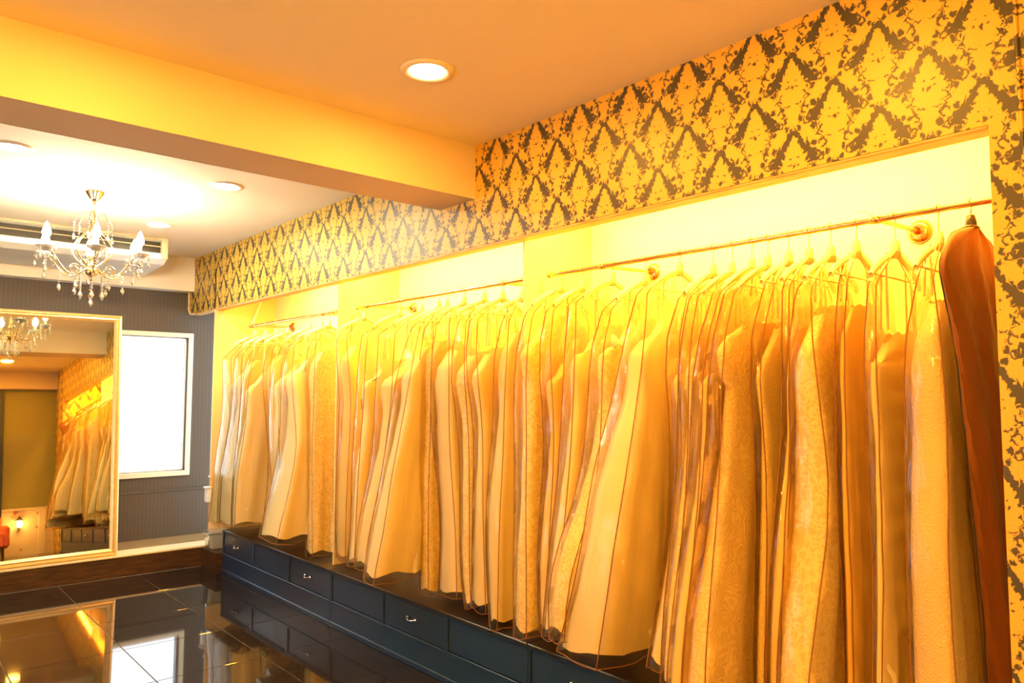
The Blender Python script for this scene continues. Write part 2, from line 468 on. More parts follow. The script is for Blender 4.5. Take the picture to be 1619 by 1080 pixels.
M['mirror'] = plain('mirror_silvering', (0.82, 0.75, 0.48), 0.015, metal=1.0)
M['film'] = film_material()
M['glass'] = glass_material('window_glass', gloss=0.04)
M['crystal'] = glass_material('cut_crystal', tint=(0.97, 0.95, 0.9), gloss=0.30, rough=0.03, haze=0.30)
M['tub'] = glass_material('clear_storage_plastic', tint=(0.80, 0.86, 0.88), gloss=0.10, rough=0.12, haze=0.35)
M['piping'] = plain('brown_bag_piping', (0.21, 0.080, 0.012), 0.5, noise=0.15)
M['hanger'] = plain('cream_hanger_plastic', (0.90, 0.80, 0.55), 0.35, noise=0.03)
M['black_plastic'] = plain('black_hanger_plastic', (0.02, 0.018, 0.016), 0.4, noise=0.1)
M['wire'] = plain('hanger_hook_wire', (0.75, 0.60, 0.36), 0.25, metal=1.0)
M['brown_cloth'] = cloth('brown_garment_cover', (0.20, 0.062, 0.006), 0.65, None, 0.05)
M['ac_white'] = plain('white_ac_casing', (0.80, 0.82, 0.74), 0.35, noise=0.02)
M['ac_dark'] = plain('dark_ac_louvre', (0.030, 0.022, 0.010), 0.5, noise=0.1)
M['ac_grille'] = plain('beige_ac_vane', (0.62, 0.50, 0.30), 0.45, noise=0.05)
M['white_plastic'] = plain('white_plastic', (0.82, 0.84, 0.86), 0.4, noise=0.02)
M['lamp_rim'] = plain('white_lamp_rim', (0.85, 0.80, 0.70), 0.35, noise=0.02)
M['candle'] = plain('white_candle_sleeve', (0.9, 0.86, 0.75), 0.4, noise=0.02)
M['bulb_warm'] = emitter('warm_lamp_glow', (1.0, 0.78, 0.35), 30.0)
M['bulb_soft'] = emitter('pale_lamp_glow', (1.0, 0.95, 0.82), 30.0)
M['flame'] = emitter('candle_bulb_glow', (1.0, 0.86, 0.58), 420.0)
M['globe'] = emitter('added_globe_glow', (1.0, 0.44, 0.045), 640.0)  # strong glow of the added pendant
M['lantern'] = emitter('lantern_glow', (1.0, 0.72, 0.30), 14.0)
M['floral'] = floral_material()
M['olive'] = plain('olive_wall_paint', (0.25, 0.23, 0.05), 0.55, noise=0.06, scale=3)
M['coral'] = plain('coral_upholstery', (0.62, 0.13, 0.07), 0.75, noise=0.12, scale=40, bump=0.1)
M['black_iron'] = plain('black_iron', (0.02, 0.02, 0.018), 0.45, noise=0.1)
M['ivory'] = cloth('ivory_satin', (0.93, 0.80, 0.50), 0.5)
M['white'] = cloth('white_satin', (0.95, 0.87, 0.66), 0.5)
M['champagne'] = cloth('champagne_satin', (0.94, 0.70, 0.31), 0.42)
M['lace'] = cloth('ivory_lace', (0.93, 0.80, 0.50), 0.7, 'lace')
M['swirl'] = cloth('swirl_embroidered_lace', (0.93, 0.80, 0.50), 0.65, 'swirl')
M['sequin'] = cloth('ivory_sequins', (0.90, 0.77, 0.48), 0.4, 'sequin')
M['sash'] = plain('brown_satin_sash', (0.30, 0.11, 0.03), 0.4, noise=0.1)

# ------------------------------------------------------------------ the room
XL, YN = -5.0, -1.6            # left wall, wall behind the camera
TX, TY = 0.6175, 0.683         # tile size
Y0T = 7.30                     # a joint runs along y = 7.30, another along x = 0.02
fl = struct(MB().box((XL, YN, -0.12), (0.9, YB + 0.1, -0.004)).build('floor', M['grout']))
tile_me = MB().box((0.0022, 0.0022, -0.012), (TX - 0.0022, TY - 0.0022, 0.0), bev=0.0015).mesh('tile', M['tile'])
rng = random.Random(4)
for i in range(-8, 0):
    for j in range(-11, 1):
        t = place(tile_me, 'tile', fl, (0.02 + i * TX, Y0T + j * TY - (TY if j < 1 else 0) + (0 if j < 1 else -TY), rng.uniform(-0.0004, 0.0)))
ce = struct(MB().box((XL, YN, ZC), (0.9, YB + 0.1, ZC + 0.1)).build('ceiling', M['ceiling']))
beam = struct(MB().box((XL, 3.256, 2.688), (0.0, 3.595, ZC + 0.01)).build('ceiling_beam', M['beam']))
beam2 = struct(MB().box((XL, 0.0, 2.688), (0.0, 0.28, ZC + 0.01)).build('ceiling_beam', M['beam']))

# valance and pillar of damask paper; the left lower corner of the valance is rounded
w = MB()
pr = [(0.74, ZC), (0.74, ZB)]
pr += [(YB - 0.10 + 0.10 * math.sin(a), ZB + 0.10 - 0.10 * math.cos(a)) for a in [k * PI / 12 for k in range(0, 7)]]
pr += [(YB, ZC)]
n = len(pr)
w.add([(0.0, y, z) for y, z in pr] + [(0.085, y, z) for y, z in pr], [tuple(range(n)), tuple(reversed(range(n, 2 * n)))] + [(i, (i + 1) % n, n + (i + 1) % n, n + i) for i in range(n)])
w.box((0.0, 0.16, 0.0), (0.66, 0.74, ZC))
struct(w.build('wall_right', M['damask'], fix=True))
struct(MB().box((0.002, 0.742, ZB - 0.012), (0.083, 7.94, ZB + 0.001), bev=0.003).build('trim_1', M['valance_wood']))
tr = MB()
tr.tube([(-0.004, 7.90, ZB - 0.006)] + [(-0.004, YB - 0.10 + 0.106 * math.sin(a), ZB + 0.10 - 0.106 * math.cos(a)) for a in [k * PI / 12 for k in range(0, 7)]] + [(-0.004, YB - 0.004, 2.66)], 0.009, 6)
struct(tr.build('trim_2', M['cream_paint']))
struct(MB().tube([(-0.002, 0.655, 0.0), (-0.003, 0.648, 1.2), (-0.002, 0.652, 2.3), (-0.002, 0.66, ZC)], 0.007, 6).build('trim_3', M['damask']))

# alcove shell
al = MB().box((0.60, 0.74, 0.0), (0.66, 7.33, 2.80)).box((0.085, 0.74, 2.78), (0.66, 7.33, 2.86))
struct(al.build('wall_alcove', M['white_wall']))
struct(MB().box((0.0, 7.29, 0.20), (0.60, 7.312, 2.78)).build('wall_alcove_left', M['dim_panel']))
for k, yp in enumerate((2.94, 4.99)):
    p = MB().box((0.08, yp - 0.006, 0.3822), (0.5995, yp + 0.006, 2.779)).build('partition_panel', M['partition'])
    tag(p, ('cream upright divider panel between the near and the middle clothes rail', 'cream upright divider panel between the middle and the far clothes rail')[k], 'panel', 'alcove divider panels')

# far wall with its window, lower part proud with a ledge
WX0, WX1, WZ0, WZ1 = -0.95, 0.005, 0.825, 2.18
wb = MB()
wb.box((XL, YB, 0.0), (WX0, YB + 0.14, ZC)).box((WX1, YB, 0.0), (0.9, YB + 0.14, ZC))
wb.box((WX0, YB, 0.0), (WX1, YB + 0.14, WZ0)).box((WX0, YB, WZ1), (WX1, YB + 0.14, ZC))
wb.box((XL, YB - 0.03, 0.0), (0.62, YB + 0.02, 0.625))
struct(wb.build('wall_back', M['stripe']))
struct(MB().box((XL, YB - 0.036, 0.625), (0.62, YB + 0.01, 0.64), bev=0.004).build('trim_4', M['stripe']))
wn = MB()
f0, f1 = 0.052, 0.0
wn.box((WX0 - 0.012, YB - 0.022, WZ0 - 0.05), (WX1 + 0.045, YB + 0.03, WZ0), bev=0.004).box((WX0 - 0.012, YB - 0.022, WZ1), (WX1 + 0.045, YB + 0.03, WZ1 + 0.045), bev=0.004)
wn.box((WX0 - 0.05, YB - 0.022, WZ0 - 0.05), (WX0, YB + 0.03, WZ1 + 0.045), bev=0.004).box((WX1, YB - 0.0225, WZ0 - 0.05), (WX1 + 0.045, YB + 0.03, WZ1 + 0.045), bev=0.004)
win = struct(wn.build('window_1', M['white_frame']))
sash = MB()
for a, b in (((WX0, WZ0), (WX1, WZ0 + 0.010)), ((WX0, WZ1 - 0.010), (WX1, WZ1)), ((WX0, WZ0), (WX0 + 0.010, WZ1)), ((WX1 - 0.010, WZ0), (WX1, WZ1))):
    sash.box((a[0], YB + 0.05, a[1]), (b[0], YB + 0.08, b[1]))
sash.build('sash', M['white_plastic'], win)
MB().box((WX0 + 0.010, YB + 0.062, WZ0 + 0.010), (WX1 - 0.010, YB + 0.068, WZ1 - 0.010)).build('pane', M['glass'], win)
# soffit over the far wall
struct(MB().box((XL, 7.90, 2.645), (-0.002, YB + 0.01, ZC + 0.01)).build('soffit', M['ceiling']))
# platform along the far wall
struct(MB().box((XL, 7.33, 0.0), (0.60, YB + 0.01, 0.168)).box((-0.05, 6.936, 0.0), (0.60, 7.33, 0.168)).build('platform', M['curb_wood']))
struct(MB().box((XL, 7.56, 0.168), (0.60, YB - 0.03, 0.174)).build('platform_boards', M['platform_top']))
struct(MB().box((XL, 7.325, 0.168), (0.10, 7.56, 0.186), bev=0.003).build('trim_5', M['cream_paint']))
# left wall and the wall behind the camera
SY0, SY1, SZ1 = 3.75, 5.25, 2.2
struct(MB().box((XL - 0.14, YN, 0), (XL, SY0, ZC)).box((XL - 0.14, SY1, 0), (XL, YB + 0.1, ZC)).box((XL - 0.14, SY0, SZ1), (XL, SY1, ZC)).build('wall_left', M['ceiling']))
dr_ = struct(MB().box((XL - 0.04, SY0, 0.0), (XL + 0.02, SY0 + 0.07, SZ1)).box((XL - 0.04, SY1 - 0.07, 0.0), (XL + 0.02, SY1, SZ1)).box((XL - 0.04, SY0, 0.0), (XL + 0.02, SY1, 0.10)).box((XL - 0.04, SY0, SZ1 - 0.07), (XL + 0.02, SY1, SZ1)).build('added_door_1', M['white_frame']))  # unseen glazed door, added to let cool daylight onto the cabinets
MB().box((XL - 0.012, SY0 + 0.07, 0.10), (XL - 0.004, SY1 - 0.07, SZ1 - 0.07)).build('pane', M['glass'], dr_)
struct(MB().box((XL, YN - 0.1, 0), (-1.35, YN, ZC)).box((-1.35, YN, 0), (-1.25, 0.10, ZC)).build('wall_near', M['ceiling']))
# stub wall behind the last garment, seen in the mirror: olive paint over a floral dado
struct(MB().box((-1.35, 0.04, 0.72), (0.0, 0.16, 2.69)).build('wall_display', M['olive']))
struct(MB().box((-1.35, 0.05, 0.0), (0.0, 0.165, 0.72)).build('wall_dado', M['floral']))
struct(MB().box((-1.35, 0.05, 0.715), (0.0, 0.185, 0.75), bev=0.004).build('trim_6', M['cream_paint']))
struct(MB().box((-0.22, 0.16, 0.0), (-0.12, 0.185, 0.715), bev=0.004).build('trim_7', M['cream_paint']))

# ------------------------------------------------------------------ base cabinets under the rails
CH, CT = 0.381, 0.018
def handle(parent, y):
    h = MB()
    pts = []
    for k in range(9):
        a = k / 8
        pts.append((-0.004 - 0.020 * math.sin(PI * a), y - 0.042 + 0.084 * a, 0.272 - 0.006 * math.sin(PI * a)))
    h.tube(pts, [0.006, 0.005, 0.0045, 0.0055, 0.006, 0.0055, 0.0045, 0.005, 0.006], 8)
    for s in (-0.042, 0.042): h.lathe([(0.0, -0.010), (0.010, -0.009), (0.009, 0.006), (0.0, 0.0062)], (0.0, y + s, 0.272), 10, 'x')
    o = h.build('handle', M['chrome'], parent)
    o['label'] = 'chrome bow handle'
units = (((6.932, 4.872), 'navy base cabinet at the far end, beside the wooden platform', 'hnh'),
         ((4.868, 2.822), 'navy base cabinet in the middle of the row, one handled drawer', 'nhn'),
         ((2.818, 0.745), 'navy base cabinet at the near end, below the crowded near rail', 'hnh'))
for (ya, yb), lab, kinds in units:
    c = empty('base_cabinet', (0.3, (ya + yb) / 2, 0), lab, 'cabinet', 'base cabinets along the alcove')
    off = Vector((-0.3, -(ya + yb) / 2, 0))
    def P(mb, name, mat, parent):
        mb.v = [tuple(Vector(p) + off) for p in mb.v] if parent is c else mb.v
        return mb.build(name, mat, parent)
    P(MB().box((0.022, yb, 0.165), (0.598, ya, CH - CT)), 'body', M['navy'], c)
    P(MB().box((-0.006, yb, CH - CT), (0.598, ya, CH), bev=0.004), 'cabinet_top', M['navy_top'], c)
    P(MB().box((0.004, yb, 0.0), (0.55, ya, 0.165)).box((-0.010, yb, 0.0), (0.006, ya, 0.034), bev=0.003), 'plinth', M['navy'], c)
    fr = MB().box((0.0, yb, 0.152), (0.022, ya, 0.170), bev=0.002).box((0.0, yb, 0.352), (0.022, ya, CH - CT - 0.0002), bev=0.002)
    wd = (ya - yb) / 3
    for k in range(4):
        ye = ya - k * wd
        fr.box((0.0005, max(yb, ye - 0.016), 0.150), (0.022, min(ya, ye + 0.016), CH - CT - 0.0004), bev=0.002)
    P(fr, 'face_frame', M['navy'], c)
    for k, kd in enumerate(kinds):
        y1, y2 = ya - k * wd - 0.020, ya - (k + 1) * wd + 0.020
        d = P(MB().box((0.009, y2, 0.174), (0.023, y1, 0.348), bev=0.002), 'drawer_front' if kd == 'h' else 'front_panel', M['navy'], c)
        if kd == 'h':
            handle(d, (y1 + y2) / 2)
            hd = d.children[0]; hd.location = off

# ------------------------------------------------------------------ leaning mirror on the platform
mr = empty('leaning_mirror', (-1.60, 7.37, 0.187), 'large gold-framed mirror leaning on the platform in front of the far window', 'mirror')
mr.rotation_euler = (math.radians(-4.0), 0, 0)
MW, MH, FW = 0.835, 2.125, 0.062
prof = [(0.0, 0.0), (0.0, -0.030), (0.010, -0.038), (0.022, -0.036), (0.028, -0.026), (0.040, -0.028), (0.050, -0.022), (FW, -0.012), (FW, 0.0)]
rings = []
for sx, sz in ((-1, 0), (1, 0), (1, 1), (-1, 1)):
    rings.append([(sx * (MW - a), b + 0.002, (a if sz == 0 else MH - a)) for a, b in prof])
rings.append(rings[0])
MB().loft(rings, closed=True, smooth=False).build('mirror_frame', M['gold_frame'], mr, fix=True)
MB().box((-MW + FW - 0.004, -0.010, FW - 0.004), (MW - FW + 0.004, -0.004, MH - FW + 0.004)).build('mirror_glass', M['mirror'], mr)
MB().box((-MW + 0.01, -0.003, 0.01), (MW - 0.01, 0.018, MH - 0.01)).build('backboard', M['curb_wood'], mr)
for sx in (-0.5, 0.5): MB().tube([(sx, 0.02, 1.5), (sx, 0.48, 0.034)], 0.014, 6).build('prop_leg', M['curb_wood'], mr)

# ------------------------------------------------------------------ air conditioner under the far ceiling
ac = empty('air_conditioner', (-1.25, 7.5, 2.985), 'white under-ceiling air conditioner with a long dark louvre slot', 'air conditioner')
o0 = Vector((1.25, -7.5, -2.985))
def A(mb, name, mat, parent=ac):
    mb.v = [tuple(Vector(p) + o0) for p in mb.v]
    return mb.build(name, mat, parent)
x0, x1 = -2.1, -0.52
b = MB()
sec = [(7.05, 2.986), (7.05, 2.965), (7.10, 2.955), (7.10, 2.855), (7.055, 2.845), (7.06, 2.80), (7.16, 2.765), (7.80, 2.735), (7.895, 2.78), (7.895, 2.986)]
b.loft([[(x0, y, z) for y, z in sec], [(x1, y, z) for y, z in sec]], smooth=False)
b.add([(x1, y, z) for y, z in sec], [tuple(range(len(sec)))]); b.add([(x0, y, z) for y, z in sec], [tuple(reversed(range(len(sec))))])
A(b, 'casing', M['ac_white'])
A(MB().box((x1 - 0.05, 7.045, 2.800), (x1 + 0.004, 7.11, 2.984), bev=0.006), 'end_cap', M['ac_grille'])
A(MB().box((x0, 7.088, 2.858), (x1 - 0.05, 7.099, 2.952)), 'air_slot', M['ac_dark'])
for z in (2.902,):
    A(MB().add([(x0, 7.055, z), (x1 - 0.052, 7.055, z), (x1 - 0.052, 7.088, z + 0.010), (x0, 7.088, z + 0.010), (x0, 7.055, z + 0.006), (x1 - 0.052, 7.055, z + 0.006), (x1 - 0.052, 7.088, z + 0.016), (x0, 7.088, z + 0.016)],
               [(0, 3, 2, 1), (4, 5, 6, 7), (0, 1, 5, 4), (1, 2, 6, 5), (2, 3, 7, 6), (3, 0, 4, 7)]), 'vane', M['ac_grille'])
A(MB().box((x0, 7.044, 2.966), (x1, 7.06, 2.984), bev=0.003), 'top_lip', M['ac_grille'])
A(MB().box((x1 - 0.30, 7.30, 2.752), (x1 - 0.16, 7.33, 2.760)), 'badge_plate', M['ac_grille'])

# ------------------------------------------------------------------ recessed ceiling lamps
def downlight(x, y, z, bulb, col, power, label):
    t = empty('ceiling_downlight', (x, y, z), label, 'ceiling lamp', 'recessed ceiling lamps')
    MB().lathe([(0.078, 0.0), (0.082, -0.006), (0.094, -0.010), (0.110, -0.008), (0.116, 0.0)], n=36).build('lamp_rim', M['lamp_rim'], t)
    MB().lathe([(0.0, -0.010), (0.04, -0.009), (0.066, -0.005), (0.079, 0.0005)], n=32).build('diffuser', bulb, t)
    d = bpy.data.lights.new('downlight_lamp', 'AREA'); d.shape = 'DISK'; d.size = 0.15; d.energy = power; d.color = col
    lo = bpy.data.objects.new('downlight_lamp', d); lo.location = (x, y, z - 0.016); COL.objects.link(lo)
NEAR_W, FAR_W = 26.0, 30.0
pg = empty('added_pendant_lamp', (-3.1, -0.1, ZC), 'added warm globe pendant lighting the near room, out of view', 'ceiling lamp')  # unseen pendant, added to brighten the near ceiling and the gown fronts
MB().tube([(0, 0, 0), (0, 0, -0.50)], 0.006, 8).lathe([(0.05, 0.0), (0.05, -0.02), (0.0, -0.03)], n=16).build('flex', M['chrome'], pg)
MB().lathe([(0.14 * math.sin(PI * q / 12), -0.62 + 0.14 * math.cos(PI * q / 12)) for q in range(13)], n=20).build('globe', M['globe'], pg)
downlight(-0.769, 2.612, ZC, M['bulb_warm'], WARM, NEAR_W, 'round warm ceiling lamp nearest the damask wall, in front of the beam')
downlight(-2.00, 2.61, ZC, M['bulb_warm'], WARM, NEAR_W, 'round warm ceiling lamp in front of the beam, out of view left')
downlight(-3.23, 2.61, ZC, M['bulb_warm'], WARM, NEAR_W, 'round warm ceiling lamp third along in front of the beam')
downlight(-0.85, 1.25, ZC, M['bulb_warm'], WARM, 36.0, 'added round warm ceiling lamp above the near rail, out of view')  # unseen extra lamp, added to brighten the nearest garments
downlight(-0.763, 4.983, ZC, M['bulb_soft'], SOFT, FAR_W, 'round white ceiling lamp beyond the beam, right of the chandelier')
downlight(-1.960, 4.985, ZC, M['bulb_soft'], SOFT, FAR_W, 'round white ceiling lamp beyond the beam at the left picture edge')
downlight(-0.759, 6.501, ZC, M['bulb_soft'], SOFT, FAR_W, 'faint round ceiling lamp beside the air conditioner')

# ------------------------------------------------------------------ crystal chandelier
CX, CY = -1.387, 5.721
ch = empty('chandelier', (CX, CY, ZC), 'small crystal chandelier with six candle bulbs hanging from the far ceiling', 'chandelier')
def zc(z): return z - ZC
MB().lathe([(0.058, 0.0), (0.060, -0.006), (0.056, -0.012), (0.030, -0.055), (0.022, -0.066), (0.0, -0.070)], n=20).build('canopy', M['gold_metal'], ch)
st = MB().lathe([(0.007, zc(2.92)), (0.010, zc(2.89)), (0.006, zc(2.87)), (0.010, zc(2.80)), (0.020, zc(2.775)), (0.010, zc(2.75)), (0.008, zc(2.62)), (0.014, zc(2.56)), (0.026, zc(2.52)),
                 (0.012, zc(2.49)), (0.034, zc(2.46)), (0.046, zc(2.44)), (0.034, zc(2.41)), (0.012, zc(2.395)), (0.016, zc(2.375)), (0.0, zc(2.36))], n=16)
st.build('stem', M['gold_metal'], ch)
def strand_mesh(n, step, r, drop):
    s = MB(); z = 0.0
    for i in range(n):
        z -= step
        s.lathe([(0.0, z + r), (r * 0.8, z + r * 0.6), (r, z), (r * 0.8, z - r * 0.6), (0.0, z - r)], n=6, smooth=False)
    z -= r + 0.003
    s.lathe([(0.0, z), (drop * 0.22, z - drop * 0.35), (drop * 0.52, z - drop * 1.2), (drop * 0.50, z - drop * 1.55), (drop * 0.25, z - drop * 1.95), (0.0, z - drop * 2.1)], n=8, smooth=False)
    return s.mesh('crystal_strand', M['crystal'])
S_long = strand_mesh(5, 0.021, 0.0085, 0.030)
S_mid = strand_mesh(4, 0.019, 0.0080, 0.027)
S_short = strand_mesh(2, 0.017, 0.0070, 0.022)
# six arms
arm_pts = []
for k in range(13):
    a = k / 12
    x = 0.03 + 0.285 * a
    z = 2.455 - 0.055 * math.sin(PI * min(1, a * 1.25)) + 0.10 * max(0, a - 0.45) ** 1.5 / 0.41
    arm_pts.append((x, 0, zc(z)))
arm_me = MB().tube(arm_pts, [0.0055] * 13, 7)
arm_me.tube([(0.12 + 0.035 * math.cos(t), 0, zc(2.435 + 0.035 * math.sin(t))) for t in [q * 0.5 - 1.4 for q in range(11)]], 0.0035, 6)
arm_me = arm_me.mesh('arm', M['gold_metal'])
pan_me = MB().lathe([(0.0, -0.012), (0.020, -0.010), (0.046, 0.006), (0.062, 0.020), (0.060, 0.023), (0.042, 0.011), (0.0, -0.004)], n=14, smooth=False).mesh('drip_pan', M['pan'])
can_me = MB().lathe([(0.0, 0.0), (0.013, 0.0), (0.012, 0.070), (0.0, 0.071)], n=12).mesh('candle_sleeve', M['candle'])
bulb_me = MB().lathe([(0.0, 0.071), (0.011, 0.073), (0.024, 0.096), (0.026, 0.112), (0.018, 0.142), (0.008, 0.168), (0.0, 0.180)], n=12).mesh('candle_bulb', M['flame'])
cup_z = zc(2.535)
for k in range(6):
    a = math.radians(k * 60 + 22)
    ar = place(arm_me, 'arm', ch, (0, 0, 0), a)
    for me, nm in ((pan_me, 'drip_pan'), (can_me, 'candle_sleeve'), (bulb_me, 'candle_bulb')):
        place(me, nm, ar, (0.315, 0, cup_z))
    ex, ey = 0.315 * math.cos(a), 0.315 * math.sin(a)
    for j in range(4):
        b_ = a + j * PI / 2 + 0.5
        place(S_short, 'crystal_strand', ch, (ex + 0.058 * math.cos(b_), ey + 0.058 * math.sin(b_), cup_z + 0.018))
    place(S_mid, 'crystal_strand', ch, (ex, ey, cup_z - 0.012))
    place(S_mid, 'crystal_strand', ch, (0.19 * math.cos(a + 0.5), 0.19 * math.sin(a + 0.5), zc(2.43)))
    place(S_long, 'crystal_strand', ch, (0.075 * math.cos(a), 0.075 * math.sin(a), zc(2.42)))
place(S_long, 'crystal_strand', ch, (0, 0, zc(2.37)))
# upper scrolls with drops and the open cage of ribs
for k in range(6):
    a = math.radians(k * 60 + 5)
    sc = MB().tube([(0.010 + 0.11 * q / 10, 0, zc(2.79 + 0.050 * math.sin(PI * q / 10 * 1.15))) for q in range(11)], 0.003, 6)
    place(sc.mesh('scroll', M['gold_metal']), 'scroll', ch, (0, 0, 0), a)
    place(S_mid, 'crystal_strand', ch, (0.12 * math.cos(a), 0.12 * math.sin(a), zc(2.775)))
    rb = MB().tube([(0.012 + 0.115 * math.sin(PI * (q / 12) ** 1.35), 0, zc(2.76 - 0.31 * q / 12)) for q in range(13)], 0.0045, 6)
    place(rb.mesh('cage_rib', M['gold_metal']), 'cage_rib', ch, (0, 0, 0), a + 0.5)

# ------------------------------------------------------------------ clothes rails
RX, RZ = 0.20, 2.235
rails = (((0.775, 2.862), (1.166, 2.493), 'copper clothes rail nearest the viewer, carrying the most garments', False),
         ((3.06, 4.90), (3.25, 4.77), 'copper clothes rail in the middle, between the two divider panels', False),
         ((5.25, 6.907), (5.45, 6.87), 'copper clothes rail at the far end, beside the yellow-lit end panel', True))
for (ya, yb), br, lab, strut in rails:
    r = empty('clothes_rail', (RX, (ya + yb) / 2, RZ), lab, 'rail', 'clothes rails in the alcove')
    ym = (ya + yb) / 2
    MB().tube([(0, ya - ym, 0), (0, yb - ym, 0)], 0.0125, 14).build('rail_tube', M['brass'], r)
    for y in (ya, yb):
        s = 1 if y == yb else -1
        MB().lathe([(0.0125, 0), (0.0165, 0.001), (0.0165, 0.014), (0.012, 0.018), (0, 0.019)], (0, 0, 0), 14, 'y').build('end_cap', M['brass'], r, (0, y - ym - (0.0 if s > 0 else 0.006), 0))
    for y in br:
        b_ = MB().tube([(0.012, y - ym, 0.0), (0.385, y - ym, 0.012)], 0.009, 10)
        b_.lathe([(0.0, -0.0), (0.016, 0.0), (0.016, -0.012), (0.045, 0.020), (0.048, 0.026), (0.0, 0.0265)], (0.372, y - ym, 0.012), 18, 'x')
        b_.lathe([(0.0135, -0.018), (0.0165, -0.016), (0.0165, 0.016), (0.0135, 0.018)], (0, y - ym, 0), 14, 'y')
        b_.build('bracket', M['brass'], r)
    if strut:
        MB().tube([(0, 6.885 - ym, 0.01), (0.245, 7.286 - ym, 0.285)], 0.011, 8).build('strut', M['white_plastic'], r)['label'] = 'white slanting stay'
# a spare wire hook left on the near rail
hk = MB().tube([(RX + 0.0155 * math.cos(t), 1.165, RZ + 0.0155 * math.sin(t)) for t in [0.2 + q * 0.3 for q in range(11)]] + [(RX - 0.018, 1.185, RZ + 0.03), (RX - 0.018, 1.215, RZ + 0.032)], 0.002, 6)
tag(hk.build('wire_hook', M['wire']), 'small bent wire hook standing up on the near rail', 'hook')

# ------------------------------------------------------------------ small things by the platform
tb = empty('storage_tub', (0.050, 7.20, 0.169), 'low clear plastic storage tub with a lid on the platform corner', 'box')
def rr(w_, d_, z, c=0.03, n_=3):
    out = []
    for cx_, cy_, a0 in ((w_ - c, d_ - c, 0), (-w_ + c, d_ - c, PI / 2), (-w_ + c, -d_ + c, PI), (w_ - c, -d_ + c, 3 * PI / 2)):
        for q in range(n_ + 1):
            t = a0 + q * PI / 2 / n_
            out.append((cx_ + c * math.cos(t), cy_ + c * math.sin(t), z))
    return out
t_ = MB().loft([rr(0.085, 0.065, 0.0012), rr(0.092, 0.070, 0.012), rr(0.106, 0.082, 0.145), rr(0.101, 0.077, 0.145), rr(0.087, 0.065, 0.016)], smooth=False)
t_.add(rr(0.085, 0.065, 0.0012), [tuple(reversed(range(16)))])
t_.build('tub_body', M['tub'], tb)
l_ = MB().loft([rr(0.112, 0.088, 0.138), rr(0.118, 0.094, 0.150), rr(0.112, 0.088, 0.162), rr(0.090, 0.066, 0.168)], smooth=False)
l_.add(rr(0.090, 0.066, 0.168), [tuple(range(16))])
l_.build('lid', M['tub'], tb)
cl = MB().lathe([(0.0, 0.0), (0.05, 0.002), (0.072, 0.02), (0.075, 0.05), (0.06, 0.075), (0.03, 0.09), (0.0, 0.092)], n=14)
cl.v = [(x + 0.006 * math.sin(z * 60 + x * 30), y * 0.7, z + 0.006 * math.sin(x * 60)) for x, y, z in cl.v]
c_ = cl.build('folded_cloth', M['white'], None, (0.050, 7.20, 0.190))
tag(c_, 'crumpled white cloth folded inside the clear storage tub', 'cloth')
sk = empty('socket_box', (-0.001, 7.285, 0.66), 'small white box on the edge of the far alcove panel', 'box')
MB().box((-0.045, -0.055, -0.07), (-0.002, 0.02, 0.055), bev=0.006).build('box_body', M['white_plastic'], sk)
MB().box((-0.055, -0.060, 0.055), (-0.002, 0.024, 0.075), bev=0.004).build('box_lid', M['white_plastic'], sk)
MB().box((-0.018, -0.02, 0.155), (-0.002, 0.01, 0.175), bev=0.003).build('cable_clip', M['white_plastic'], sk)

# ------------------------------------------------------------------ things the mirror shows: lantern and coral armchair
ln = empty('wall_lantern', (-0.50, 0.168, 0.50), 'lit black wall lantern on floral paper, seen in the mirror', 'lamp')
MB().lathe([(0, 0), (0.035, 0.0), (0.035, 0.010), (0.0, 0.012)], n=12, axis='y').tube([(0, 0.01, -0.09), (0, 0.07, -0.10), (0, 0.085, -0.05)], 0.007, 6).build('wall_arm', M['black_iron'], ln)
MB().lathe([(0.030, -0.05), (0.042, 0.06)], (0, 0.085, 0), 6, smooth=False).build('lantern_glass', M['lantern'], ln)
MB().lathe([(0.060, 0.055), (0.050, 0.07), (0.018, 0.105), (0.008, 0.13), (0.0, 0.132)], (0, 0.085, 0), 6, smooth=False).lathe([(0.034, -0.05), (0.030, -0.065), (0.0, -0.07)], (0, 0.085, 0), 6, smooth=False).build('lantern_cap', M['black_iron'], ln)
d = bpy.data.lights.new('lantern_lamp', 'POINT'); d.energy = 5.0; d.color = (1, 0.62, 0.2); d.shadow_soft_size = 0.04
lo = bpy.data.objects.new('lantern_lamp', d); lo.location = (-0.50, 0.33, 0.50); COL.objects.link(lo)
ah = empty('armchair', (-1.02, 0.52, 0), 'coral upholstered armchair against the display wall, glimpsed in the mirror', 'chair')
MB().box((-0.28, -0.25, 0.16), (0.28, 0.28, 0.42), bev=0.04).build('seat', M['coral'], ah)
MB().box((-0.28, -0.32, 0.38), (0.28, -0.18, 0.66), bev=0.05).build('backrest', M['coral'], ah)
for s in (-1, 1):
    MB().box((s * 0.28 - 0.05, -0.28, 0.16), (s * 0.28 + 0.05, 0.28, 0.50), bev=0.04).build('armrest', M['coral'], ah)
    for q in (-0.2, 0.22):
        MB().tube([(s * 0.24, q, 0.18), (s * 0.25, q, 0.0)], [0.024, 0.016], 8).build('leg', M['curb_wood'], ah)
tag(MB().box((-0.80, 0.17, 0.0), (-0.74, 0.24, 2.685), bev=0.004).build('dark_post', M['black_iron']), 'dark upright post beside the olive display wall', 'post')
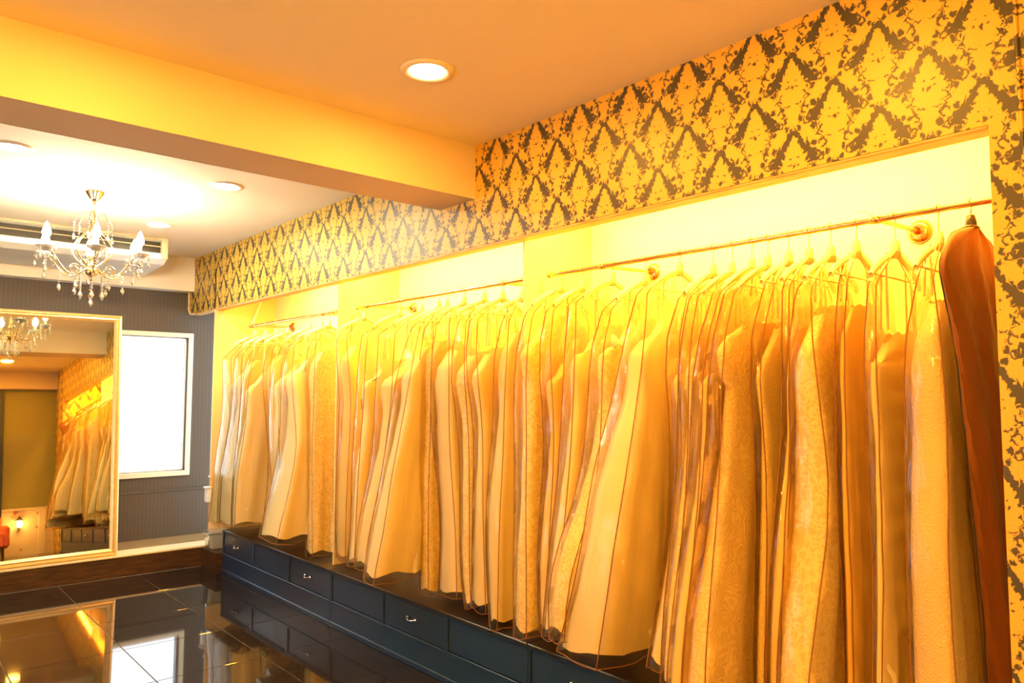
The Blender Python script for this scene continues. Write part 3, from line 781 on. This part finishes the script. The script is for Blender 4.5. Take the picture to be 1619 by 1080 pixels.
GARM = {
 'b1': (0.86, 2.15, [(1.996,-0.068,0.01,-0.009), (1.841,0.009,0.01,-0.01), (1.679,0.066,0.01,-0.01), (1.514,0.099,0.011,-0.01), (1.349,0.124,0.011,-0.011), (1.183,0.153,0.011,-0.011), (1.015,0.183,0.011,-0.011), (0.846,0.207,0.011,-0.011), (0.681,0.215,0.012,-0.011), (0.525,0.203,0.012,-0.011), (0.373,0.184,0.012,-0.011)]),
 'g2': (0.96, 2.111, [(1.98,0.05,0.017,-0.033), (1.816,0.032,0.047,-0.05), (1.656,0.031,0.061,-0.059), (1.497,0.033,0.064,-0.061), (1.339,0.025,0.065,-0.062), (1.185,0.013,0.064,-0.061), (1.032,0.008,0.063,-0.06), (0.878,0.014,0.064,-0.062), (0.723,0.02,0.066,-0.064), (0.576,0.013,0.066,-0.064), (0.432,0,0.066,-0.063)]),
 'g3': (1.103, 2.104, [(1.979,0.01,0.014,-0.013), (1.81,-0.022,0.019,-0.018), (1.648,-0.027,0.02,-0.02), (1.486,-0.022,0.02,-0.019), (1.326,-0.021,0.019,-0.018), (1.167,-0.018,0.018,-0.017), (1.009,-0.018,0.016,-0.016), (0.856,-0.03,0.015,-0.015), (0.707,-0.047,0.014,-0.014), (0.558,-0.062,0.014,-0.014), (0.412,-0.073,0.014,-0.014)]),
 'g4': (1.24, 2.123, [(2.003,0.05,-0.003,-0.033), (1.83,0.043,0.012,-0.021), (1.658,0.043,0.017,-0.017), (1.487,0.041,0.017,-0.017), (1.319,0.037,0.018,-0.018), (1.151,0.04,0.017,-0.018), (0.984,0.047,0.016,-0.018), (0.819,0.05,0.016,-0.017), (0.655,0.047,0.016,-0.016), (0.496,0.04,0.017,-0.016), (0.339,0.03,0.016,-0.016)]),
 'g5': (1.336, 2.121, [(1.972,-0.019,0.029,-0.029), (1.8,-0.04,0.043,-0.043), (1.632,-0.034,0.055,-0.053), (1.464,-0.015,0.065,-0.062), (1.296,-0.006,0.071,-0.069), (1.133,-0.027,0.073,-0.07), (0.978,-0.07,0.07,-0.068), (0.826,-0.114,0.065,-0.062), (0.678,-0.148,0.059,-0.057), (0.528,-0.166,0.056,-0.055), (0.378,-0.175,0.056,-0.054)]),
 'g6': (1.423, 2.124, [(2.004,0.022,0.014,-0.014), (1.825,0.009,0.014,-0.014), (1.65,0.006,0.016,-0.015), (1.476,-0.001,0.017,-0.017), (1.306,-0.027,0.019,-0.018), (1.141,-0.061,0.022,-0.021), (0.978,-0.089,0.026,-0.025), (0.818,-0.108,0.027,-0.026), (0.66,-0.122,0.026,-0.026), (0.502,-0.132,0.025,-0.025), (0.346,-0.139,0.025,-0.025)]),
 'g7': (1.507, 2.125, [(2.016,0.05,0.022,-0.022), (1.83,-0.039,0.023,-0.023), (1.657,-0.063,0.021,-0.021), (1.485,-0.047,0.02,-0.02), (1.314,-0.038,0.022,-0.022), (1.144,-0.04,0.023,-0.023), (0.977,-0.048,0.023,-0.023), (0.813,-0.061,0.023,-0.023), (0.652,-0.073,0.023,-0.022), (0.492,-0.082,0.023,-0.022), (0.333,-0.089,0.023,-0.022)]),
 'g8': (1.598, 2.12, [(1.989,-0.077,0.022,-0.021), (1.81,-0.152,0.026,-0.026), (1.64,-0.183,0.029,-0.028), (1.473,-0.195,0.032,-0.031), (1.309,-0.215,0.035,-0.034), (1.149,-0.243,0.038,-0.037), (0.993,-0.277,0.042,-0.041), (0.841,-0.309,0.045,-0.044), (0.691,-0.334,0.048,-0.047), (0.541,-0.347,0.049,-0.048), (0.39,-0.353,0.049,-0.047)]),
 'g9': (1.67, 2.119, [(1.999,-0.051,0.017,-0.016), (1.829,-0.14,0.019,-0.02), (1.669,-0.185,0.022,-0.022), (1.513,-0.199,0.023,-0.023), (1.358,-0.212,0.025,-0.024), (1.207,-0.234,0.026,-0.026), (1.059,-0.264,0.028,-0.028), (0.916,-0.296,0.03,-0.03), (0.773,-0.325,0.032,-0.031), (0.635,-0.345,0.033,-0.032), (0.493,-0.355,0.033,-0.032)]),
 'g10': (1.762, 2.112, [(1.986,-0.075,0.02,-0.02), (1.828,-0.123,0.023,-0.022), (1.675,-0.148,0.024,-0.024), (1.525,-0.155,0.025,-0.025), (1.376,-0.163,0.025,-0.025), (1.229,-0.18,0.025,-0.025), (1.086,-0.202,0.025,-0.025), (0.945,-0.226,0.026,-0.026), (0.807,-0.251,0.027,-0.027), (0.67,-0.268,0.027,-0.027), (0.533,-0.277,0.026,-0.026)]),
 'g11': (1.855, 2.118, [(1.995,-0.019,0.021,-0.021), (1.837,-0.083,0.031,-0.031), (1.688,-0.095,0.032,-0.031), (1.539,-0.083,0.029,-0.029), (1.391,-0.079,0.028,-0.028), (1.245,-0.085,0.028,-0.027), (1.1,-0.101,0.029,-0.028), (0.959,-0.126,0.031,-0.03), (0.823,-0.159,0.034,-0.033), (0.69,-0.195,0.036,-0.035), (0.559,-0.228,0.037,-0.037)]),
 'g12': (2.03, 2.15, [(2.04,-0.06,0.027,-0.027), (1.88,-0.103,0.049,-0.048), (1.725,-0.142,0.061,-0.059), (1.572,-0.184,0.069,-0.067), (1.424,-0.232,0.081,-0.077), (1.28,-0.277,0.088,-0.084), (1.138,-0.315,0.087,-0.083), (1,-0.343,0.091,-0.076), (0.856,-0.357,0.117,-0.06), (0.707,-0.36,0.163,-0.033), (0.555,-0.36,0.216,0)]),
 'g13': (2.224, 2.127, [(1.975,-0.067,0.027,-0.026), (1.826,-0.124,0.035,-0.034), (1.682,-0.145,0.039,-0.038), (1.54,-0.152,0.042,-0.042), (1.4,-0.167,0.045,-0.046), (1.261,-0.193,0.049,-0.049), (1.127,-0.24,0.054,-0.053), (1,-0.302,0.057,-0.056), (0.875,-0.347,0.063,-0.048), (0.738,-0.36,0.071,-0.032), (0.608,-0.36,0.066,-0.022)]),
 'g14': (2.427, 2.15, [(2.03,-0.076,0.023,-0.023), (1.873,-0.091,0.03,-0.031), (1.719,-0.102,0.034,-0.034), (1.566,-0.112,0.036,-0.035), (1.415,-0.124,0.036,-0.036), (1.265,-0.138,0.035,-0.035), (1.118,-0.158,0.036,-0.036), (0.974,-0.182,0.038,-0.038), (0.831,-0.203,0.038,-0.037), (0.69,-0.221,0.036,-0.036), (0.551,-0.241,0.036,-0.036)]),
 'g15': (2.627, 2.138, [(2.006,-0.032,0.027,-0.027), (1.846,-0.062,0.037,-0.037), (1.69,-0.06,0.04,-0.039), (1.535,-0.046,0.038,-0.037), (1.38,-0.04,0.037,-0.035), (1.226,-0.045,0.037,-0.035), (1.075,-0.06,0.037,-0.037), (0.926,-0.074,0.038,-0.038), (0.776,-0.08,0.038,-0.038), (0.627,-0.077,0.036,-0.035), (0.477,-0.069,0.032,-0.032)]),
 'g16': (2.782, 2.15, [(2.003,-0.029,0.031,-0.031), (1.838,-0.07,0.04,-0.039), (1.678,-0.086,0.044,-0.044), (1.519,-0.086,0.046,-0.046), (1.362,-0.084,0.045,-0.045), (1.205,-0.083,0.043,-0.042), (1.049,-0.084,0.042,-0.041), (0.894,-0.085,0.045,-0.044), (0.74,-0.086,0.048,-0.047), (0.587,-0.085,0.047,-0.047), (0.434,-0.084,0.046,-0.046)]),
 'h1': (3.086, 2.13, [(1.989,0.05,0,-0.06), (1.826,0.041,0.044,-0.057), (1.663,0.036,0.051,-0.049), (1.5,0.032,0.046,-0.045), (1.339,0.023,0.052,-0.05), (1.18,0.009,0.057,-0.056), (1.022,-0.003,0.058,-0.057), (0.865,-0.009,0.056,-0.055), (0.708,-0.008,0.052,-0.05), (0.552,-0.004,0.043,-0.042), (0.395,0.001,0.031,-0.031)]),
 'h2': (3.254, 2.144, [(2.007,-0.01,0.038,-0.037), (1.846,-0.024,0.046,-0.045), (1.688,-0.015,0.047,-0.046), (1.53,0.01,0.043,-0.042), (1.372,0.026,0.041,-0.039), (1.215,0.028,0.041,-0.04), (1.059,0.027,0.044,-0.042), (0.903,0.028,0.049,-0.046), (0.748,0.03,0.054,-0.052), (0.594,0.033,0.059,-0.058), (0.44,0.035,0.063,-0.063)]),
 'h3': (3.421, 2.15, [(2.019,0.038,0.036,-0.037), (1.853,0.011,0.057,-0.057), (1.69,0.01,0.062,-0.061), (1.528,0.031,0.054,-0.056), (1.366,0.046,0.042,-0.055), (1.206,0.05,0.033,-0.058), (1.047,0.05,0.027,-0.061), (0.888,0.05,0.025,-0.063), (0.73,0.05,0.023,-0.064), (0.573,0.05,0.009,-0.07), (0.424,0.05,-0.027,-0.084)]),
 'h4': (3.617, 2.15, [(2.026,0.044,0.063,-0.063), (1.862,0.029,0.084,-0.083), (1.7,0.024,0.092,-0.09), (1.539,0.026,0.092,-0.09), (1.379,0.033,0.089,-0.086), (1.219,0.044,0.074,-0.086), (1.062,0.049,0.048,-0.1), (0.907,0.05,0.026,-0.119), (0.753,0.05,0.02,-0.134), (0.598,0.05,0.026,-0.142), (0.443,0.05,0.037,-0.147)]),
 'h5': (3.793, 2.142, [(1.999,0.05,0.032,-0.067), (1.837,0.043,0.059,-0.066), (1.675,0.039,0.067,-0.066), (1.514,0.038,0.067,-0.066), (1.354,0.038,0.064,-0.063), (1.194,0.037,0.059,-0.058), (1.036,0.036,0.055,-0.055), (0.878,0.038,0.054,-0.053), (0.721,0.04,0.053,-0.051), (0.564,0.044,0.051,-0.049), (0.408,0.048,0.047,-0.046)]),
 'h6': (3.881, 2.145, [(2.012,0.029,0.047,-0.045), (1.853,-0.022,0.067,-0.064), (1.698,-0.059,0.076,-0.073), (1.544,-0.087,0.073,-0.071), (1.393,-0.115,0.067,-0.066), (1.243,-0.143,0.061,-0.06), (1.096,-0.171,0.06,-0.058), (0.95,-0.199,0.067,-0.066), (0.806,-0.227,0.075,-0.072), (0.665,-0.256,0.069,-0.067), (0.524,-0.279,0.057,-0.057)]),
 'h7': (4.073, 2.136, [(1.984,-0.058,0.098,-0.094), (1.835,-0.067,0.098,-0.094), (1.688,-0.074,0.098,-0.094), (1.541,-0.082,0.098,-0.094), (1.395,-0.093,0.084,-0.082), (1.251,-0.107,0.075,-0.074), (1.108,-0.13,0.076,-0.075), (0.968,-0.161,0.078,-0.077), (0.83,-0.192,0.075,-0.073), (0.692,-0.212,0.071,-0.07), (0.554,-0.224,0.068,-0.067)]),
 'h8': (4.339, 2.143, [(1.987,-0.064,0.039,-0.037), (1.836,-0.08,0.045,-0.043), (1.687,-0.088,0.047,-0.047), (1.538,-0.093,0.048,-0.048), (1.391,-0.102,0.047,-0.046), (1.244,-0.111,0.045,-0.044), (1.098,-0.118,0.043,-0.042), (0.953,-0.122,0.038,-0.038), (0.809,-0.125,0.034,-0.035), (0.665,-0.131,0.037,-0.038), (0.524,-0.141,0.048,-0.049)]),
 'h9': (4.805, 2.15, [(2.001,0.017,0.068,-0.068), (1.843,0.026,0.081,-0.081), (1.687,0.041,0.08,-0.087), (1.531,0.049,0.074,-0.091), (1.375,0.049,0.077,-0.088), (1.22,0.045,0.081,-0.082), (1.065,0.041,0.08,-0.079), (0.912,0.038,0.079,-0.076), (0.759,0.036,0.076,-0.074), (0.606,0.037,0.073,-0.072), (0.453,0.041,0.069,-0.067)]),
 'k1': (5.356, 2.13, [(1.974,0.05,0.032,-0.082), (1.813,0.045,0.072,-0.085), (1.652,0.046,0.084,-0.082), (1.491,0.048,0.079,-0.077), (1.332,0.046,0.074,-0.072), (1.173,0.045,0.072,-0.072), (1.014,0.046,0.069,-0.073), (0.856,0.049,0.055,-0.075), (0.701,0.05,0.036,-0.081), (0.546,0.05,0.021,-0.092), (0.393,0.05,0.01,-0.104)]),
 'k2': (5.483, 2.129, [(1.967,-0.045,0.053,-0.051), (1.816,-0.073,0.082,-0.078), (1.667,-0.079,0.103,-0.099), (1.519,-0.069,0.119,-0.114), (1.37,-0.06,0.138,-0.133), (1.223,-0.061,0.164,-0.156), (1.076,-0.075,0.167,-0.153), (0.932,-0.1,0.169,-0.151), (0.789,-0.131,0.171,-0.149), (0.649,-0.166,0.173,-0.147), (0.509,-0.196,0.173,-0.147)]),
 'k3': (5.683, 2.131, [(1.973,-0.016,0.054,-0.054), (1.821,-0.067,0.072,-0.071), (1.673,-0.086,0.086,-0.084), (1.525,-0.088,0.095,-0.092), (1.378,-0.087,0.097,-0.095), (1.231,-0.081,0.097,-0.095), (1.084,-0.069,0.093,-0.09), (0.937,-0.059,0.087,-0.084), (0.791,-0.059,0.086,-0.083), (0.647,-0.064,0.088,-0.085), (0.502,-0.065,0.09,-0.086)]),
 'k4': (6.102, 2.126, [(1.968,0.044,0.065,-0.063), (1.815,0.023,0.072,-0.071), (1.664,0.023,0.073,-0.071), (1.514,0.037,0.065,-0.072), (1.364,0.047,0.045,-0.087), (1.216,0.05,0.017,-0.111), (1.068,0.05,-0.004,-0.13), (0.922,0.05,-0.009,-0.135), (0.772,0.05,0.011,-0.119), (0.621,0.05,0.042,-0.093), (0.471,0.05,0.068,-0.072)]),
 'k5': (6.334, 2.129, [(1.943,-0.015,0.063,-0.061), (1.793,-0.051,0.067,-0.066), (1.646,-0.068,0.069,-0.067), (1.499,-0.074,0.069,-0.068), (1.353,-0.082,0.069,-0.068), (1.208,-0.096,0.066,-0.064), (1.064,-0.115,0.06,-0.059), (0.921,-0.13,0.053,-0.052), (0.778,-0.136,0.046,-0.045), (0.634,-0.137,0.04,-0.039), (0.492,-0.135,0.034,-0.035)]),
 'k6': (6.566, 2.126, [(1.94,-0.039,0.084,-0.081), (1.79,-0.046,0.09,-0.089), (1.641,-0.046,0.094,-0.092), (1.492,-0.05,0.094,-0.091), (1.343,-0.062,0.1,-0.098), (1.196,-0.079,0.116,-0.114), (1.05,-0.097,0.137,-0.134), (0.905,-0.113,0.158,-0.153), (0.76,-0.123,0.164,-0.156), (0.615,-0.127,0.165,-0.155), (0.471,-0.126,0.165,-0.155)]),
 'k7': (6.796, 2.139, [(1.92,-0.06,0.103,-0.1), (1.77,-0.054,0.103,-0.101), (1.621,-0.048,0.1,-0.098), (1.472,-0.049,0.096,-0.094), (1.324,-0.06,0.093,-0.092), (1.177,-0.079,0.093,-0.092), (1.031,-0.097,0.094,-0.093), (0.885,-0.107,0.097,-0.096), (0.74,-0.114,0.103,-0.103), (0.596,-0.123,0.116,-0.115), (0.452,-0.133,0.133,-0.13)]),
}

# ------------------------------------------------------------------ the garments: hanger, dress and bag are things of their own
# name: (y on the rail, top, rows of (z, front x, far corner dy, near corner dy)); rows measured down the bag's front edge
INFO = {  # cloth, fullness, waist, style, words for the dress
 'g2': ('sequin', 0.5, 0.55, 'slim', 'sequinned ivory gown'), 'g3': ('ivory', 0.35, 0.5, 'ruched', 'ivory gown with ruched tiers'),
 'g4': ('champagne', 0.25, 0.6, 'slim', 'plain pale satin gown'), 'g5': ('lace', 0.75, 0.8, 'full', 'lace-topped gown with full skirt'),
 'g6': ('champagne', 0.3, 0.75, 'slim', 'smooth golden satin gown'), 'g7': ('sequin', 0.3, 0.6, 'slim', 'sheer sequinned gown'),
 'g8': ('swirl', 0.7, 0.6, 'sleeve', 'swirl lace gown with puffed sleeve'), 'g9': ('champagne', 0.3, 0.6, 'slim', 'narrow golden gown'),
 'g10': ('lace', 0.35, 0.6, 'slim', 'narrow lace gown'), 'g11': ('ivory', 0.35, 0.55, 'pleat', 'gown with pleated hem'),
 'g12': ('white', 1.0, 0.62, 'full', 'huge white satin ball gown'), 'g13': ('lace', 0.6, 0.5, 'slim', 'lace gown with a small bow'),
 'g14': ('ivory', 0.4, 0.55, 'slim', 'straight ivory satin gown'), 'g15': ('champagne', 0.35, 0.6, 'slim', 'pale golden gown'),
 'g16': ('lace', 0.5, 0.72, 'sleeve', 'ivory gown with lace sleeve'),
 'h1': ('ivory', 0.5, 0.5, 'slim', 'crumpled ivory satin gown'), 'h2': ('ivory', 0.4, 0.55, 'slim', 'slender ivory gown'),
 'h3': ('lace', 0.4, 0.55, 'slim', 'lace gown with beaded hem'), 'h4': ('white', 0.5, 0.5, 'slim', 'soft white gown'),
 'h5': ('lace', 0.5, 0.5, 'slim', 'textured lace gown'), 'h6': ('white', 1.0, 0.55, 'full', 'wide white ball gown'),
 'h7': ('ivory', 0.6, 0.5, 'slim', 'ivory gown with narrow skirt'), 'h8': ('ivory', 0.5, 0.5, 'slim', 'plain ivory gown'),
 'h9': ('champagne', 0.5, 0.6, 'sash', 'golden gown with a brown sash'),
 'k1': ('lace', 0.8, 0.6, 'full', 'textured ivory gown'), 'k2': ('white', 1.0, 0.5, 'full', 'broad white gown flaring left'),
 'k3': ('ivory', 0.5, 0.55, 'slim', 'ivory gown with deep folds'), 'k4': ('champagne', 0.5, 0.6, 'slim', 'golden gown'),
 'k5': ('white', 0.9, 0.6, 'full', 'rounded white gown'), 'k6': ('white', 0.9, 0.6, 'full', 'shiny white gown'),
 'k7': ('lace', 0.8, 0.6, 'full', 'white lace gown'),
}
TOPS = {'g12': 0.15, 'g5': 0.17, 'g10': 0.2, 'g3': 0.27, 'k2': 0.2, 'h6': 0.2}
ORD = ['first', 'second', 'third', 'fourth', 'fifth', 'sixth', 'seventh', 'eighth', 'ninth', 'tenth', 'eleventh', 'twelfth', 'thirteenth', 'fourteenth', 'fifteenth', 'sixteenth']

def lerp(a, b, t): return a + (b - a) * t
def smooth(t): t = max(0, min(1, t)); return t * t * (3 - 2 * t)
def rowat(rows, z):
    if z >= rows[0][0]: return rows[0][1:]
    for a, b in zip(rows, rows[1:]):
        if z >= b[0]:
            t = (a[0] - z) / max(1e-6, a[0] - b[0])
            return tuple(lerp(p, q, t) for p, q in zip(a[1:], b[1:]))
    return rows[-1][1:]
NF, NN = 5, 15
def ring(xf, yl, yr, xb, tb, bulge, z, inset, fold, ph, k):
    """plan section of a garment: front strip, near face, back strip, far face"""
    out = []
    yl2, yr2 = yl - inset * 0.8, yr + inset * 0.8
    if yl2 - yr2 < 0.012:
        m = (yl + yr) / 2; yl2, yr2 = m + 0.006, m - 0.006
    f = xf + inset
    for i in range(NF):
        s = i / (NF - 1)
        out.append((f - 0.010 * math.sin(PI * s), lerp(yl2, yr2, s), z))
    for i in range(1, NN):
        s = i / NN
        w_ = fold * math.sin(2 * PI * k * s + ph + 1.3 * math.sin(z * 2.1 + ph)) * math.sin(PI * s) ** 0.5
        out.append((lerp(f, xb - inset, s), lerp(yr2, -tb, s) - bulge * math.sin(PI * s) ** 0.8 + w_, z))
    for i in range(3):
        out.append((xb - inset, lerp(-tb, tb, i / 2), z))
    for i in range(1, NN):
        s = 1 - i / NN
        w_ = fold * math.sin(2 * PI * k * s + ph * 1.7 + 1.1 * math.sin(z * 2.3)) * math.sin(PI * s) ** 0.5
        out.append((lerp(f, xb - inset, s), lerp(yl2, tb, s) + bulge * math.sin(PI * s) ** 0.8 + w_, z))
    return out

def garment_section(rows, zt, z, full, broad=False):
    """outline of the bag at height z: front x, yl, yr, back x, half thickness at the back, bulge"""
    z1 = rows[0][0]
    if z > z1:
        t = (zt - z) / (zt - z1)
        s = t ** (0.5 if broad else 0.85)
        xf0, yl0, yr0 = rows[0][1:]
        xf = lerp(RX - 0.028, xf0, s)
        return xf, lerp(0.016, yl0, s), lerp(-0.016, yr0, s), lerp(RX + 0.028, 0.44, s), lerp(0.012, 0.03, s), 0.010 * s
    xf, yl, yr = rowat(rows, z)
    d = smooth((1.75 - z) / 1.2)
    return xf, yl, yr, 0.44 + 0.06 * d, 0.030 + 0.012 * d, 0.012 + 0.040 * d * full

def make_bag(name, rows, zt, full, mat, rng, cover=False):
    zb = rows[-1][0]
    NZ = 46
    rings, edge = [], {0: [], NF - 1: [], NF + NN + 1: []}
    ph = rng.uniform(0, 6)
    kk = rng.choice((2.0, 2.5, 3.0))
    for i in range(NZ):
        t = i / (NZ - 1)
        z = lerp(zt, zb, t ** 1.05)
        xf, yl, yr, xb, tb, bu = garment_section(rows, zt, z, full, cover)
        amp = 0.004 + 0.009 * smooth((1.7 - z) / 1.2)
        if cover: amp *= 1.3
        r = ring(xf, yl, yr, xb, tb, bu + 0.004, z, 0.0, amp, ph, kk)
        r2 = []
        for j, p in enumerate(r):
            on_seam = j in edge
            wob = (0.0012 if on_seam else 0.0035) * math.sin(z * 23 + j * 1.9 + ph) + (0.0 if on_seam else 0.0025) * math.sin(z * 57 - j * 2.7 + ph * 2)
            wob *= smooth((zt - z) / 0.2)
            hem = 0.0
            if i >= NZ - 2: hem = 0.010 * math.sin(j * 0.55 + ph) + 0.004 * math.sin(j * 1.7)
            r2.append((p[0] + wob * 0.8, p[1] + wob, p[2] + hem))
        rings.append(r2)
        for e in edge: edge[e].append(r2[e])
    mb = MB().loft(rings, closed=True, smooth=True)
    mb.add(rings[0], [tuple(range(len(rings[0])))])
    return mb, edge, rings

def make_dress(name, rows, zt, full, waist, style, mat, rng):
    zb = rows[-1][0] + 0.035
    zt2 = zt - (0.12 if style == 'sleeve' else TOPS.get(name, rng.uniform(0.15, 0.32)))
    NZ = 80 if style == 'ruched' else 44
    ph = rng.uniform(0, 6); kk = rng.choice((3.0, 4.0, 4.5))
    rings = []
    for i in range(NZ):
        t = i / (NZ - 1)
        z = lerp(zt2, zb, t)
        xf, yl, yr, xb, tb, bu = garment_section(rows, zt, z, full)
        u = (zt2 - z) / (zt2 - zb)
        # how much of the bag the dress fills: bust, waist, hip, hem
        wa = 0.74 + 0.2 * waist
        pts = [(0.0, 0.50), (0.05, 0.88), (0.16, 0.92), (0.30, wa), (0.42, wa + 0.04), (0.6, 0.95), (0.8, 0.97), (1.0, 0.985)]
        if style == 'sleeve': pts = [(0.0, 0.7), (0.04, 0.96), (0.13, 0.98), (0.20, 0.90), (0.23, wa - 0.1), (0.36, wa - 0.06), (0.55, 0.88), (0.8, 0.95), (1.0, 0.985)]
        if style == 'slim': pts[5] = (0.6, 0.945)
        for (a, fa), (b, fb) in zip(pts, pts[1:]):
            if a <= u <= b + 1e-9:
                f = lerp(fa, fb, smooth((u - a) / (b - a))); break
        xf2, xb2 = RX - (RX - xf) * f, RX + (xb - RX) * f
        fy = 0.86 + 0.13 * smooth(u * 1.6)
        ym = (yl + yr) / 2 * lerp(1.0, 1.0, u)
        yl2, yr2 = ym + (yl - ym) * fy, ym + (yr - ym) * fy
        amp = (0.004 + 0.017 * smooth((u - 0.2) / 0.6)) * (0.45 + 0.55 * min(1, full * 1.3))
        bu2 = max(0.0, bu - 0.008) * (0.5 + 0.5 * u)
        if style == 'ruched' and u < 0.74: bu2 += 0.012 * abs(math.sin(u * 42)); amp = 0.001
        if style == 'pleat': kk = 6.5
        r = ring(xf2, yl2, yr2, xb2, tb * 0.7, bu2, z, 0.007, amp, ph, kk)
        dip = max(0.0, 1 - i / 7)
        if dip: r = [(p[0], p[1], p[2] - dip * (0.075 * min(1.4, abs(p[0] - RX - 0.02) / 0.15) ** 2 + 0.02 * math.exp(-((p[0] - RX) / 0.035) ** 2))) for p in r]
        if i == NZ - 1: r = [(p[0], p[1], p[2] + 0.012 * math.sin(j * 1.1 + ph)) for j, p in enumerate(r)]
        rings.append(r)
    mb = MB().loft(rings, closed=True, smooth=True)
    # shoulder straps up to the hanger
    st_ = MB()
    for sx in (-1, 1):
        a = RX + sx * 0.11
        zz = zt - 0.030 - 0.11 * 0.33
        st_.tube([(a, 0.012, zt2 - 0.01), (a - sx * 0.01, 0.010, zz + 0.012), (a - sx * 0.01, -0.010, zz + 0.012), (a, -0.012, zt2 - 0.01)], 0.0045, 6)
    return mb, st_

def hanger_meshes(zt):
    hook = MB()
    zr = RZ - zt
    pts = [(0, 0, 0.028), (0.004, 0, 0.05), (0.004, 0, zr - 0.03)]
    pts += [(0.0165 * math.cos(a) * -1, 0, zr + 0.0165 * math.sin(a)) for a in [PI + 0.9 - q * 0.42 for q in range(11)]]
    hook.tube(pts, 0.0022, 6)
    bar = MB()
    prof = [(0.022, 0.012), (0.06, -0.004), (0.12, -0.028), (0.18, -0.062), (0.205, -0.088)]
    for s in (-1, 1):
        bar.loft([[(s * x, 0.009 * math.cos(a), z - 0.03 + (0.013 if x < 0.1 else 0.016) * math.sin(a)) for a in [q * PI / 4 for q in range(8)]] for x, z in [(0.0, 0.014)] + prof], smooth=True)
    bar.lathe([(0.0, 0.034), (0.012, 0.033), (0.017, 0.012), (0.020, -0.03), (0.0, -0.034)], n=12)
    rod = MB().tube([(-0.185, 0, -0.105), (0.185, 0, -0.105)], 0.0035, 6)
    return hook, bar, rod

secs = (('near', ['b1'] + ['g%d' % k for k in range(2, 17)]), ('middle', ['h%d' % k for k in range(1, 10)]), ('far', ['k%d' % k for k in range(1, 8)]))
for rail, names in secs:
    for i, nm in enumerate(names):
        yh, zt, rows = GARM[nm]
        rng = random.Random(nm)
        cover = nm == 'b1'
        if nm == 'b1': rows = rows + [(-0.02 + 0.30, rows[-1][1], rows[-1][2], rows[-1][3])] if rows[-1][0] > 0.32 else rows
        rows = [r if r[0] > 0.40 else (max(r[0], 0.40 - 0.001 * k), *r[1:]) for k, r in enumerate(rows)]
        where = f'{ORD[i]} from right on {rail} rail'
        near_y = GARM[names[i - 1]][0] if i else yh - 0.15
        full = 0.4 if cover else INFO[nm][1] * min(1.0, (yh - near_y) / 0.17)
        # hanger
        hz = zt + 0.012
        hg = empty('clothes_hanger', (RX, yh, hz), f'{"black" if cover else "cream"} plastic hanger, {where}', 'hanger', 'hangers on the rails')
        hook, bar, rod = hanger_meshes(hz)
        hook.build('hook', M['wire'], hg)
        bar.build('shoulder_bar', M['black_plastic'] if cover else M['hanger'], hg)
        rod.build('trouser_bar', M['black_plastic'] if cover else M['hanger'], hg)
        # bag
        mb, edge, rings = make_bag(nm, rows, zt, full, None, rng, cover)
        if cover:
            bag = mb.build('garment_cover', M['brown_cloth'], None, (0, yh, 0), sharp=math.radians(50))
            tag(bag, 'opaque brown cloth garment cover at the right end of the near rail', 'garment cover')
            pp = MB().tube(edge[0], 0.0035, 5)
            z_ = pp.build('zip', M['black_plastic'], bag)
            z_['label'] = 'dark zip along the front edge'
            nk = MB().tube([(RX + 0.036 * math.cos(a), 0.02 * math.sin(a), zt + 0.002) for a in [q * PI / 6 for q in range(13)]], 0.005, 5)
            nk.build('collar', M['black_plastic'], bag)
            continue
        dress = INFO[nm][4]
        bag = mb.build('garment_bag', M['film'], None, (0, yh, 0), sharp=math.radians(60))
        tag(bag, f'clear bag over {dress}, {where}', 'garment bag', 'clear garment bags')
        pp = MB()
        pp.tube(edge[0], 0.0024, 5).tube(edge[NF - 1], 0.0024, 5).tube(edge[NF + NN + 1], 0.0022, 5)
        lo_ = rings[-1]
        pp.tube(lo_[:NF + NN], 0.0018, 4)
        pp.build('piping', M['piping'], bag)
        # dress
        dm, straps = make_dress(nm, rows, zt, full, INFO[nm][2], INFO[nm][3], None, rng)
        dr = dm.build('dress', M[INFO[nm][0]], None, (0, yh, 0))
        tag(dr, f'{dress}, {where}', 'dress', 'gowns in clear bags')
        straps.build('shoulder_strap', M[INFO[nm][0]], dr)
        if INFO[nm][3] == 'sash':
            sz = zt - 0.62
            rr_ = []
            for dz in (0.035, 0.0, -0.035):
                xf, yl, yr, xb, tb, bu = garment_section(rows, zt, sz + dz, full)
                rr_.append(ring(RX - (RX - xf) * 0.74, yl * 0.8, yr * 0.8, RX + (xb - RX) * 0.74, tb * 0.8, bu, sz + dz, 0.004, 0.0, 0, 2))
            MB().loft(rr_).build('sash', M['sash'], dr)
        if nm == 'g13':
            bw = MB()
            for s in (-1, 1): bw.loft([[(-0.06 + q * 0.028 * s, -0.06 + (0.002 + 0.010 * w_) * math.cos(a), zt - 0.30 + 0.004 * q + (0.004 + 0.026 * w_) * math.sin(a)) for a in [k_ * PI / 4 for k_ in range(8)]] for q, w_ in ((0, 0.2), (0.5, 0.7), (1, 1.0), (1.5, 0.8), (1.8, 0.0))])
            bw.build('bow', M['white'], dr, fix=True)
